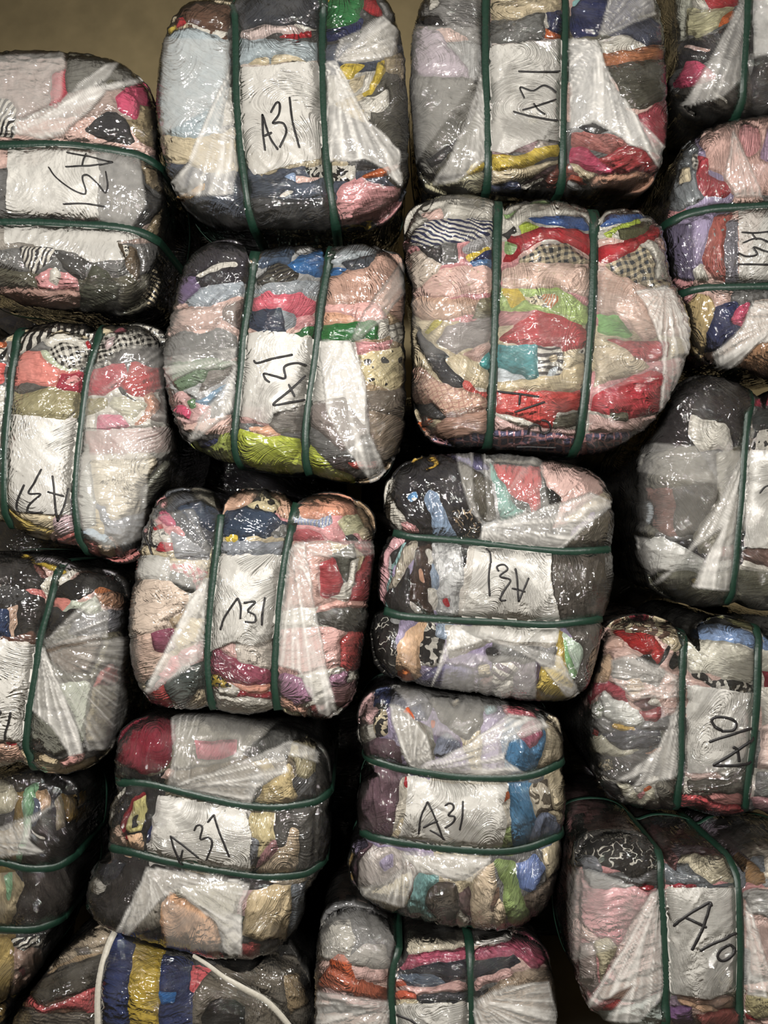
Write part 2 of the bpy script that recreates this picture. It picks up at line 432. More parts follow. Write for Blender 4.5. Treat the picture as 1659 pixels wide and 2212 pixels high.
    if sheets and strap_uv:
        fuv = uv[faces].mean(1); dsf = np.full(len(faces), 1e9)
        for sl in strap_uv: dsf = np.minimum(dsf, seg_dist(fuv, np.concatenate([[sl[0] + 8 * (sl[0] - sl[1])], sl, [sl[-1] + 8 * (sl[-1] - sl[-2])]])))
        for i in range(len(sheets)):
            on = (sh == i + 1) & (dsf > 4.0)
            cp = np.where(on, np.arange(len(faces)), -1); es = on[fa] & on[fb]; x, yq = fa[es], fb[es]
            while len(x):
                m = np.minimum(cp[x], cp[yq]); c2 = cp.copy()
                np.minimum.at(c2, x, m); np.minimum.at(c2, yq, m)
                k2 = c2 >= 0; c2[k2] = c2[c2[k2]]
                if (c2 == cp).all(): break
                cp = c2
            sh[sh == i + 1] = 0
            if on.any(): sh[cp == np.bincount(cp[on]).argmax()] = i + 1
    # ---- straighten the stair-stepped borders on the front grid
    Lg = (lab + 1000 * sh)[:len(front_faces)].reshape(N, N)
    for _ in range(4):
        acc = np.zeros_like(UV); cnt = np.zeros((N + 1, N + 1))
        dv = Lg[:, :-1] != Lg[:, 1:]          # edge (i,j+1)-(i+1,j+1)
        ii, jj = np.nonzero(dv); jj = jj + 1
        np.add.at(acc, (ii, jj), UV[ii + 1, jj]); np.add.at(acc, (ii + 1, jj), UV[ii, jj]); np.add.at(cnt, (ii, jj), 1); np.add.at(cnt, (ii + 1, jj), 1)
        dh = Lg[:-1, :] != Lg[1:, :]
        ii, jj = np.nonzero(dh); ii = ii + 1
        np.add.at(acc, (ii, jj), UV[ii, jj + 1]); np.add.at(acc, (ii, jj + 1), UV[ii, jj]); np.add.at(cnt, (ii, jj), 1); np.add.at(cnt, (ii, jj + 1), 1)
        m = cnt == 2
        m[0] = m[-1] = False; m[:, 0] = m[:, -1] = False
        UV[m] = 0.45 * UV[m] + 0.55 * acc[m] / 2
    uv, w = assemble(UV)
    pix = C0 + (uv - C0) * pers(w)[:, None]
    nv = len(uv)
    def world(uv, w):
        return np.stack([(uv[:, 0] - CX) * s, yf + w * s, CAMZ - (uv[:, 1] - CY) * s], 1)
    base = world(uv, w)
    def normals(v):
        f = v[faces]; fn = np.cross(f[:, 2] - f[:, 0], f[:, 3] - f[:, 1])
        n = np.zeros_like(v)
        for c in range(4): np.add.at(n, faces[:, c], fn)
        n[ncen] = (0, 1, 0)
        return n / np.maximum(np.linalg.norm(n, axis=1), 1e-12)[:, None]
    nrm = normals(base)
    if (nrm[(N // 2) * (N + 1) + N // 2] @ np.array([0, -1, 0])) < 0:
        faces = faces[:, ::-1]; back_tris = back_tris[:, ::-1]; nrm = -nrm
    # ---- relief of the cloth: pillows between seams, folds, lumps
    big = 1 << 30
    vmin = np.full(nv, big); vmax = np.full(nv, -1)
    for c in range(4):
        np.minimum.at(vmin, faces[:, c], lab); np.maximum.at(vmax, faces[:, c], lab)
    seam = np.where(vmin != vmax, 0.0, 9.0); seam[ncen] = 9
    e = np.concatenate([faces[:, [0, 1]], faces[:, [1, 2]], faces[:, [2, 3]], faces[:, [3, 0]]])
    for _ in range(5):
        m2 = seam.copy()
        np.minimum.at(m2, e[:, 0], seam[e[:, 1]] + 1); np.minimum.at(m2, e[:, 1], seam[e[:, 0]] + 1)
        seam = m2
    vl = np.clip(vmax, 0, None)
    ng = len(specs)
    th = rng.normal(0, 0.35, ng) + (np.pi / 2 if vert else 0)
    offs = rng.rand(ng) * 50; puff = rng.uniform(0.5, 2.6, ng); famp = rng.uniform(0.7, 2.0, ng)
    q = base / s
    wd = pix + 9 * np.stack([pn(pix[:, 0] / 60, pix[:, 1] / 60, 3 + seed), pn(pix[:, 0] / 60, pix[:, 1] / 60, 8 + seed)], 1)
    ca, sa = np.cos(th[vl]), np.sin(th[vl])
    al = wd[:, 0] * ca + wd[:, 1] * sa; ac = -wd[:, 0] * sa + wd[:, 1] * ca
    foldc = np.stack([al / 42.0 + offs[vl] * 3, ac / 10.0, offs[vl]], 1)
    n1 = pn(al / 70, ac / 17 , offs[vl]); n2 = pn(al / 34, ac / 9, offs[vl] + 4)
    folds = famp[vl] * (ridge(n1, 2.4) * 1.5 - 0.5 + 0.35 * n2)
    disp = (puff[vl] + folds) * (1 - np.exp(-(seam / 1.6) ** 2)) - 3.4 * np.exp(-(seam / 1.5) ** 2)
    lump = 3.5 * pn(q[:, 0] / 110, q[:, 1] / 110, q[:, 2] / 110 + seed)
    ds = np.full(nv, 1e9)
    for sl in strap_uv: ds = np.minimum(ds, seg_dist(uv, sl))
    calm = 1 - np.exp(-(ds / 13.0) ** 2)
    shv = np.zeros(nv, bool); shv[np.unique(faces[sh > 0])] = True
    disp = np.where(shv, 0.35 * disp, disp)
    disp = disp * calm + lump * (0.25 + 0.75 * calm)
    cloth = base + nrm * (disp * s)[:, None]
    # ---- the empty that carries the bale
    zb = base[:, 2].min()
    loc = np.array([(cen[0] - CX) * s, yf + D * s / 2, zb])
    root = bpy.data.objects.new('clothes_bale', None); COL.objects.link(root)
    root.location = loc; root.empty_display_size = 0.1
    root['label'] = label; root['category'] = 'bale'; root['group'] = 'bales of used clothes stacked in the wall'
    att = np.concatenate([pix / 100.0, w[:, None] / 100.0], 1)
    used = 0
    for g in range(ng):
        fs = faces[lab == g]
        parts = [fs] if len(fs) else []
        if g == back_lab: parts.append(back_tris)
        if not parts or sum(len(x) for x in parts) < 3: continue
        ids = np.unique(np.concatenate([x.ravel() for x in parts])); mp = np.zeros(nv, int); mp[ids] = np.arange(len(ids))
        o = link_mesh('folded_garment', cloth[ids], [mp[x] for x in parts], fabric(specs[g]), root, loc, {'px': att[ids], 'fold': foldc[ids]})
        bc, _, pt = specs[g].partition('/')
        o['label'] = (colour_name(colour(bc)) + ' ' + (PATNAME[pt[:2]] + ' ' if pt else '') + 'folded garment')
        used += 1
    # ---- film: blurred over the cloth, with creases that gather at the ties
    bl = disp.copy()
    deg = np.zeros(nv); np.add.at(deg, e[:, 0], 1); np.add.at(deg, e[:, 1], 1); deg = np.maximum(deg, 1)
    for _ in range(7):
        sm = np.zeros(nv); np.add.at(sm, e[:, 0], bl[e[:, 1]]); np.add.at(sm, e[:, 1], bl[e[:, 0]])
        bl = sm / deg
    bl[ncen] = 0
    cover = np.maximum(bl, disp * 0.85 + bl * 0.15)
    taut = bl.copy()
    for _ in range(16):
        sm = np.zeros(nv); np.add.at(sm, e[:, 0], taut[e[:, 1]]); np.add.at(sm, e[:, 1], taut[e[:, 0]])
        taut = sm / deg
    haze = np.full(nv, haze0) + 0.05 * np.clip(pn(pix[:, 0] / 45, pix[:, 1] / 45, seed + 20), 0, 1)
    wr = np.zeros(nv); fan = np.zeros(nv)
    gat = []
    for hz in hazes:
        amt, pts = hz[0], P(hz[1], crop)
        wp = warp(pix, 3.0, 30.0, seed * 5.0)
        dst = seg_dist(wp, np.vstack([pts, pts[:1]])); m = inside(wp, pts)
        soft = np.clip(0.5 + np.where(m, dst, -dst) / 5.0, 0, 1) * (w < D * 0.6)
        if len(hz) > 2:
            g = P(hz[2], crop)[0]
            d = pix - g; r = np.linalg.norm(d, axis=1); an = np.arctan2(d[:, 1], d[:, 0])
            st = 0.95 * ridge(pn(np.cos(an) * 8, np.sin(an) * 8, r / 450 + seed * 1.3), 4.2) + 0.5 * ridge(pn(np.cos(an) * 22, np.sin(an) * 22, r / 350 + 5.3), 3.0)
            edge = np.exp(-(dst / 3.0) ** 2)
            hv = amt * (0.5 + 0.9 * np.clip(st, 0, 1.2) + 0.5 * edge)
            fan = np.maximum(fan, soft)
            fall = np.clip(r / 25, 0, 1) * np.exp(-(r / 190) ** 2)
            wr += 2.8 * fall * st * (0.45 + 0.55 * soft)
        else:
            hv = amt
        haze = np.maximum(haze, haze * (1 - soft) + hv * soft)
    tha = (np.pi / 2 if vert else 0.0) + 0.9 * pn(pix[:, 0] / 160, pix[:, 1] / 160, seed + 31)
    ca, sa = np.cos(tha), np.sin(tha)
    al = pix[:, 0] * ca + pix[:, 1] * sa; ac = -pix[:, 0] * sa + pix[:, 1] * ca
    flow = np.stack([ac / 8.0, al / 30.0, np.zeros(nv)], 1)
    for hz in hazes:
        if len(hz) > 2:
            g = P(hz[2], crop)[0]; m = inside(warp(pix, 3.0, 30.0, seed * 5.0), P(hz[1], crop)); d = pix - g
            r = np.linalg.norm(d, axis=1)
            flow[m] = np.stack([np.arctan2(d[:, 1], d[:, 0]) * 11.0, r / 60.0, np.zeros(nv)], 1)[m]
    zone = np.clip(0.35 + 1.2 * pn(pix[:, 0] / 80, pix[:, 1] / 80, seed + 40), 0.1, 1.2)
    wr += crump * zone * (1 - 0.85 * fan) * (1.7 * ridge(pn(ac / 40, al / 13, seed + 2), 2.8) + 1.1 * ridge(pn(al / 46, ac / 10, seed + 7), 2.8))
    fd = cover * 1.0 + 1.8 + wr * (0.2 + 0.8 * calm)
    dia = pix @ np.array([0.8, 0.6]) if seed % 2 else pix @ np.array([0.75, -0.66]); dib = pix @ np.array([-0.6, 0.8]) if seed % 2 else pix @ np.array([0.66, 0.75])
    sheet_d = np.maximum(taut + 3.4, disp + 0.3) + calm * (1.7 * ridge(pn(dia / 30, dib / 95, seed + 60.4), 2.2) + 0.25 * ridge(pn(dia / 13, dib / 50, seed + 66), 2.5))
    sheet_d = calm * sheet_d + (1 - calm) * (lump * 0.25 + 0.4)
    fd = np.where(shv, np.maximum(fd, sheet_d + 0.8), fd)
    fd = np.minimum(fd, np.where(ds < 9, lump * 0.25 + 1.0, 1e9))
    filmv = base + nrm * (fd * s)[:, None]
    ids = np.arange(nv)
    link_mesh('plastic_film', filmv, [faces, back_tris], FILM, root, loc, {'px': att, 'flow': flow, 'haze': np.clip(haze, 0, 0.9)})['label'] = 'clear crinkled plastic film'
    # ---- milky sheets under the film
    for i, (a0, a1, pts) in enumerate(sheets):
        fs = faces[sh == i + 1]
        if not len(fs): continue
        ids = np.unique(fs); mp = np.zeros(nv, int); mp[ids] = np.arange(len(ids))
        pp = P(pts, crop)
        yy = np.clip((pix[ids, 1] - pp[:, 1].min()) / (np.ptp(pp[:, 1]) + 1e-6), 0, 1)
        alpha = a0 + (a1 - a0) * yy ** 1.5
        o = link_mesh('inner_sack_sheet', (base + nrm * (sheet_d * s)[:, None])[ids], mp[fs], SHEET, root, loc, {'px': att[ids], 'alpha': alpha})
        o['label'] = 'milky white inner sack sheet'
    # ---- straps
    mat = strap_mat or GREEN
    cenw = np.array([(cen[0] - CX) * s, yf + D * s / 2, CAMZ - (cen[1] - CY) * s])
    def ribbon(name, path, cross, width, thick, lift, mat, closed):
        p = np.asarray(path); n = len(p)
        T = (np.roll(p, -1, 0) - np.roll(p, 1, 0)) if closed else np.gradient(p, axis=0)
        T /= np.maximum(np.linalg.norm(T, axis=1), 1e-9)[:, None]
        Cc = cross if cross.ndim == 2 else np.tile(cross, (n, 1))
        Nn = np.cross(T, Cc); Nn /= np.maximum(np.linalg.norm(Nn, axis=1), 1e-9)[:, None]
        sg = np.sign(np.sum(Nn * (p - cenw), 1)); sg[sg == 0] = 1
        Nn *= sg[:, None]
        for _ in range(2): Nn = (np.roll(Nn, 1, 0) + Nn + np.roll(Nn, -1, 0)) / 3 if closed else Nn
        c = p + Nn * lift
        L, Rr = c - Cc * width / 2, c + Cc * width / 2
        ring = np.stack([L, Rr, Rr + Nn * thick, L + Nn * thick], 1).reshape(-1, 3)
        i0 = np.arange(n) * 4; i1 = np.roll(i0, -1)
        if not closed: i0, i1 = i0[:-1], i1[:-1]
        f = np.concatenate([np.stack([i0 + a, i1 + a, i1 + (a + 1) % 4, i0 + (a + 1) % 4], 1) for a in range(4)])
        return link_mesh(name, ring, f, mat, root, loc, smooth=False)
    for sl in strap_uv:
        h0 = sl[0] - sl[min(5, len(sl) - 1)]; h0 /= np.linalg.norm(h0); h1 = sl[-1] - sl[max(-6, -len(sl))]; h1 /= np.linalg.norm(h1)
        ex = np.arange(2, 160, 2.0)[:, None]
        lng = np.concatenate([(sl[0] + ex * h0)[::-1], sl, sl[-1] + ex * h1])
        lng = resample(lng, int(np.sum(np.linalg.norm(np.diff(lng, axis=0), axis=1)) / 3))
        tl = tpar(lng)[0]; im = int(np.argmin(tl)); lo_, hi_ = im, im
        while lo_ > 0 and tl[lo_] < 0.999: lo_ -= 1
        while hi_ < len(lng) - 1 and tl[hi_] < 0.999: hi_ += 1
        a0, a1 = lng[lo_], lng[hi_]
        mid = lng[lo_ + 6:hi_ - 5:2]
        ez = np.sin(np.linspace(0, np.pi / 2, 14))[1:, None]
        head = (mid[0] + (a0 - mid[0]) * ez)[::-1]; tail = mid[-1] + (a1 - mid[-1]) * ez
        fr_uv = np.concatenate([head, mid, tail])
        fr_w = np.minimum(wsurf(fr_uv), R)
        bw = np.linspace(R, D * 0.97, 14)[1:]
        def bar(e_uv, q):
            o = (e_uv - cen) / np.linalg.norm(e_uv - cen); f = (q - R) / (D - R)
            ins = -TAPER * f - R * 0.8 * (np.clip(f - 0.8, 0, 1) / 0.2) ** 2
            return e_uv + o * ins[:, None]
        s1 = bar(a1, bw); s0 = bar(a0, bw)
        full_uv = np.concatenate([fr_uv, s1, s0[::-1]]); full_w = np.concatenate([fr_w, bw, bw[::-1]])
        path = world(full_uv, full_w)
        nfr = len(fr_uv)
        for _ in range(strap_smooth):
            path[1:nfr - 1] = (path[:nfr - 2] + 2 * path[1:nfr - 1] + path[2:nfr]) / 4
        dirv = a1 - a0; dirv = dirv / np.linalg.norm(dirv)
        # local sideways direction on the front, fixed on the sides
        g = np.gradient(fr_uv, axis=0)
        ker = 9
        pad = np.pad(g, ((ker, ker), (0, 0)), mode='edge')
        g = np.stack([np.convolve(pad[:, c], np.ones(2 * ker + 1) / (2 * ker + 1), mode='valid') for c in range(2)], 1)
        g /= np.maximum(np.linalg.norm(g, axis=1), 1e-9)[:, None]
        cr = np.stack([-g[:, 1], g[:, 0]], 1)
        crs = np.concatenate([cr, np.tile(cr[-1], (len(s1), 1)), np.tile(cr[0], (len(s0), 1))])
        cross = np.stack([crs[:, 0], np.zeros(len(crs)), -crs[:, 1]], 1)
        ribbon('packing_strap', path, cross, strap_w * 1.12 * s, 1.4 * s, 1.8 * s, mat, True)
    if girth:
        gl = per[::4]; od = out_dir[::4]
        f = (girth * D - R) / (D - R)
        gp = world(gl + od * (1.5 - TAPER * f), np.full(len(gl), girth * D))
        for _ in range(3): gp = (np.roll(gp, 1, 0) + 2 * gp + np.roll(gp, -1, 0)) / 4
        ribbon('packing_strap', gp, np.array([0.0, 1.0, 0.0]), strap_w * s, 1.4 * s, 4.0 * s, mat, True)
    # ---- handwriting, lying on the film
    if ink:
        V, F, at0 = [], [], 0
        fpix = pix[:nf]; fpos = filmv[:nf]
        for sk in ink:
            ln = catmull(P(sk, crop), False, 1.6)
            pos = []
            for pnt in ln:
                d2 = np.sum((fpix - pnt) ** 2, 1); idx = np.argpartition(d2, 14)[:14]
                wgt = np.exp(-d2[idx] / 18.0) + 1e-9; wgt /= wgt.sum()
                dl = (pnt - wgt @ fpix[idx]) * s
                c = wgt @ fpos[idx]; c[0] += dl[0]; c[2] -= dl[1]; c[1] = min(c[1], fpos[idx, 1].min()) - 0.6 * s
                pos.append(c)
            pos = np.array(pos); n = len(pos)
            if n > 4:
                pos[1:-1, 1] = np.minimum(pos[1:-1, 1], (pos[:-2, 1] + pos[2:, 1]) / 2)
            g = np.gradient(pos, axis=0); g[:, 1] = 0; g /= np.maximum(np.linalg.norm(g, axis=1), 1e-9)[:, None]
            cr = np.stack([-g[:, 2], np.zeros(n), g[:, 0]], 1)
            wv = ink_w * s * (0.85 + 0.3 * np.abs(pn(np.arange(n) / 14.0, seed, at0 * 0.37)))
            wv[0] *= 0.6; wv[-1] *= 0.5
            L = pos - cr * wv[:, None] / 2; Rr = pos + cr * wv[:, None] / 2; up = np.array([0, -0.5 * s, 0])
            V.append(np.stack([L, Rr, Rr + up, L + up], 1).reshape(-1, 3))
            i0 = at0 + np.arange(n - 1) * 4; i1 = i0 + 4
            F += [np.stack([i0 + a, i1 + a, i1 + (a + 1) % 4, i0 + (a + 1) % 4], 1) for a in range(4)]
            F.append(np.array([[at0, at0 + 1, at0 + 2, at0 + 3], [at0 + 4 * n - 1, at0 + 4 * n - 2, at0 + 4 * n - 3, at0 + 4 * n - 4]]))
            at0 += 4 * n
        link_mesh('marker_lettering', np.concatenate(V), np.concatenate(F), INK, root, loc, smooth=False)['label'] = 'black marker writing'
    return root

# ------------------------------------------------------------------ the room
def slab(name, lo, hi, mat):
    (x0, y0, z0), (x1, y1, z1) = lo, hi
    v = np.array([(x0, y0, z0), (x1, y0, z0), (x1, y1, z0), (x0, y1, z0), (x0, y0, z1), (x1, y0, z1), (x1, y1, z1), (x0, y1, z1)])
    f = np.array([(0, 3, 2, 1), (4, 5, 6, 7), (0, 1, 5, 4), (1, 2, 6, 5), (2, 3, 7, 6), (3, 0, 4, 7)])
    o = link_mesh(name, v, f, mat, smooth=False); o['kind'] = 'structure'; return o
PLASTER = plain('olive_plaster', (0.47, 0.375, 0.205), 0.8, 0.15, 9)
slab('wall_back', (-3.4, 1.6, 0), (3.4, 1.72, 4.2), PLASTER)
slab('floor', (-3.4, -5, -0.1), (3.4, 1.72, 0), plain('concrete', (0.28, 0.25, 0.2), 0.8, 0.2, 6))
slab('ceiling', (-3.4, -5, 4.2), (3.4, 1.72, 4.3), plain('ceiling_paint', (0.55, 0.52, 0.45), 0.8, 0.1, 6))
slab('wall_left', (-3.5, -5, 0), (-3.4, 1.72, 4.2), PLASTER)
slab('wall_right', (3.4, -5, 0), (3.5, 1.72, 4.2), PLASTER)
# ------------------------------------------------------------------ the bales
bale('clothes bale at upper left with level green straps and sideways A31', (0, 80, 3.567),
 '-500,300 -380,180 -100,150 150,132 500,150 850,180 1000,230 1110,310 1190,460 1225,620 1245,850 1275,1100 1285,1300 1255,1500 1240,1700 1205,1950 1140,2070 900,2140 500,2120 200,2080 0,2000 -300,1950 -500,1800 -560,1300 -540,700',
 '''165.146.140 -560,100 520,120 480,480 130,640 -560,700
185.78.90 400,290 500,230 510,430 430,540 380,520 390,400
112.110.104 520,150 900,160 1020,230 1060,330 850,320 560,430 500,420
hp 870,450 1060,340 1150,340 1210,500 1080,600 1060,620 920,560
140.125.96 1090,520 1225,560 1290,900 1100,820 1010,720 970,640 1080,622
ch 640,720 820,560 900,560 970,620 1000,720 1050,800 1000,840 800,800
wt/st,ch,11,60 -300,440 60,470 120,560 110,780 -300,780
ch 700,830 950,850 1070,930 1130,1150 1260,1260 1260,1350 1150,1430 1050,1500 800,1440 760,1280 790,1100
122.108.84 1070,910 1290,960 1310,1250 1200,1180 1130,1120
122.108.84 1180,1400 1270,1320 1320,1300 1320,1600 1120,1500
165.158.150 -500,1420 800,1420 1000,1500 900,1600 150,1600 -300,1700
70.68.70/st,wt,10,70 150,1590 450,1640 350,1750 240,1830 180,1750
dg 420,1650 700,1740 640,1870 560,1850 470,1780
pk 250,1850 380,1780 460,1800 590,1860 610,1940 400,1960 280,1930
wt 380,1800 420,1770 470,1840 430,1930 370,1880
72.74.62 640,1900 720,1740 830,1800 930,1930 880,2160 600,2170 620,1960
170.135.125 -100,1930 620,1950 600,2150 -100,2080
92.78.62 890,1580 1070,1620 1100,1920 1020,1850 950,1700
wt/dt,dg,9 938,1600 990,1596 1000,1680 960,1700
bk/st,cr,9,-35 1180,1800 1260,1740 1330,2100 1130,2120
112.98.76 1285,950 1600,1050 1600,1800 1290,1700''',
 ['-560,800 0,795 300,785 560,795 950,860 1100,910 1275,985', '-560,1390 0,1395 200,1395 500,1410 900,1440 1100,1500 1280,1568'],
 sheets=[(.93, .9, '70,830 700,830 745,900 775,1050 750,1250 765,1400 380,1370 50,1350'), (.8, .7, '40,1450 450,1430 800,1470 1000,1490 1090,1550 900,1580 960,1720 700,1735 560,1660 150,1585 40,1600')],
 hazes=[(.55, '100,740 130,640 480,500 600,380 820,230 920,200 850,290 720,390 1080,320 1095,335 820,420 700,560 560,680 480,750 300,775', '60,760'), (.25, '-500,150 500,140 480,480 100,640 -500,700'), (.3, '700,830 1070,900 1120,1300 1000,1480 760,1400')],
 ink=['520,905 700,940 880,985', '880,985 700,1005 510,1010', '675,915 655,955 640,1005', '380,1010 440,1090 560,1180 650,1215 668,1190 645,1110 650,1080 690,1080 760,1140 815,1205 835,1150 820,1045', '495,1292 650,1288 820,1312'],
 y=.05, pal='gy 170.150.142 ol lp', strap_w=17, girth=.55, ink_w=3.0, seed=1)

bale('upright bale with pale blue left side and pink garment at lower right', (330, 0, 2.9105),
 '40,850 38,600 60,400 85,220 110,140 200,60 330,30 440,45 495,95 512,75 560,20 700,-60 900,-60 1040,0 1075,60 1092,20 1200,-70 1380,-60 1490,10 1540,150 1580,300 1600,600 1612,950 1600,1200 1540,1330 1440,1410 1200,1450 1000,1470 700,1460 500,1440 330,1400 200,1310 110,1190 70,1000',
 '''br 120,60 330,0 500,50 490,190 300,160 200,110
rd 135,110 190,90 205,140 150,162
yl 80,190 130,120 150,180 95,230
wt/lp,br,14 200,120 330,170 480,190 480,260 330,230 220,160
172.184.190 60,230 150,168 250,160 480,250 480,600 430,830 300,870 20,850
cr 20,850 300,860 530,860 540,1085 330,1085 200,1010 60,1000
ch 80,1160 220,1010 230,1040 120,1190
200.150.70 100,1250 330,1140 320,1210 200,1260 140,1300
70.76.88 150,1290 200,1265 330,1190 350,1100 530,1060 610,1500 330,1480
56.58.64 500,30 700,-100 1080,-20 1050,190 900,150 760,150 540,190
215.195.190 530,205 700,150 900,168 990,200 1040,245 800,200 600,240 530,230
rd 770,225 990,190 1000,225 880,240
rd 680,230 720,225 745,240 690,252
172.184.190 525,240 760,240 1040,262 1045,390 600,412 525,420
cr 560,430 640,360 720,350 740,400 760,340 860,335 1000,388 700,420
214.200.190 545,400 1070,385 1070,950 560,960
cr 570,960 1070,940 1075,1040 800,1060 620,1130
wt/lp,bk,12 940,1060 1080,1030 1080,1110 1000,1110
lb 800,1110 900,1080 890,1140 820,1130
lp 890,1100 1080,1110 1000,1150 900,1150
76.84.98 590,1050 700,1130 830,1110 900,1150 1090,1120 1110,1260 610,1250
54.55.58 600,1250 1110,1250 1180,1500 680,1500
wt 780,1235 860,1190 885,1195 870,1215 830,1240
wt 940,1260 955,1238 975,1240 970,1258
yl 1060,60 1110,-80 1160,-80 1090,50
gn 1070,80 1150,-80 1340,-50 1300,110 1200,190 1080,190
rd 1320,-60 1400,-30 1450,80 1460,110 1380,80 1330,50
nv 1080,190 1230,150 1330,100 1300,190 1130,260 1080,260
gy 1400,-60 1520,0 1560,150 1470,120
190.184.174 1150,370 1470,120 1560,180 1540,360 1200,400
yl 1170,405 1360,395 1300,440 1230,500 1175,490
cr 1205,560 1240,500 1340,460 1330,540 1250,580
be 1450,350 1580,330 1610,520 1480,460
86.83.76 1330,600 1450,470 1540,460 1640,600 1640,960 1400,880 1320,740
yl 1300,600 1360,560 1425,380 1465,370 1450,480 1370,590 1330,605
wt 1280,640 1480,560 1495,660 1450,710 1300,690
rd 1300,680 1370,665 1340,702
wt 1320,740 1340,700 1380,710 1360,755
ch 1240,930 1440,1010 1490,1060 1300,1070 1260,1000
dr 1270,1060 1240,1120 1260,1135 1290,1090
og 1265,1070 1330,1100 1550,1020 1570,1060 1450,1120 1340,1122
wt/lp,bk,14 1110,1040 1270,1040 1255,1130 1125,1130
76.70.62 1470,1120 1560,1050 1660,990 1650,1190 1540,1182
pk 1155,1210 1200,1140 1330,1118 1400,1160 1560,1180 1560,1260 1480,1330 1190,1400 1150,1290
175.120.122 1190,1400 1480,1330 1640,1210 1560,1360 1400,1480 1200,1480
bk/lp,yl,13 1200,1440 1380,1390 1440,1470 1230,1540''',
 ['505,70 510,200 515,560 540,900 580,1200 620,1400 635,1455', '1065,62 1060,200 1065,600 1090,1000 1130,1300 1155,1455'],
 sheets=[(.95, .75, '545,430 1000,390 1045,392 1065,900 1060,1000 850,1040 640,1110 600,1050 570,900 545,600')],
 hazes=[(.5, '480,440 480,600 525,1050 500,1220 200,1230 100,1180 230,1020 300,840 380,660', '490,440'), (.6, '1095,390 1150,380 1230,530 1350,760 1540,940 1560,1170 1440,1050 1330,1000 1110,1010', '1130,385'), (.4, '1150,370 1180,260 1450,100 1530,200 1500,350 1200,400', '1150,380'), (.25, '80,240 480,260 480,620 60,850')],
 ink=['712,955 700,850 695,730', '695,730 740,870 790,950', '700,868 755,845', '745,720 780,655 800,665 795,730 760,785 800,780 830,795 840,850 800,938', '860,620 880,780 922,940'],
 pal='gy wt sl cr dg', strap_w=18.5, girth=.5, ink_w=4.4, seed=2)

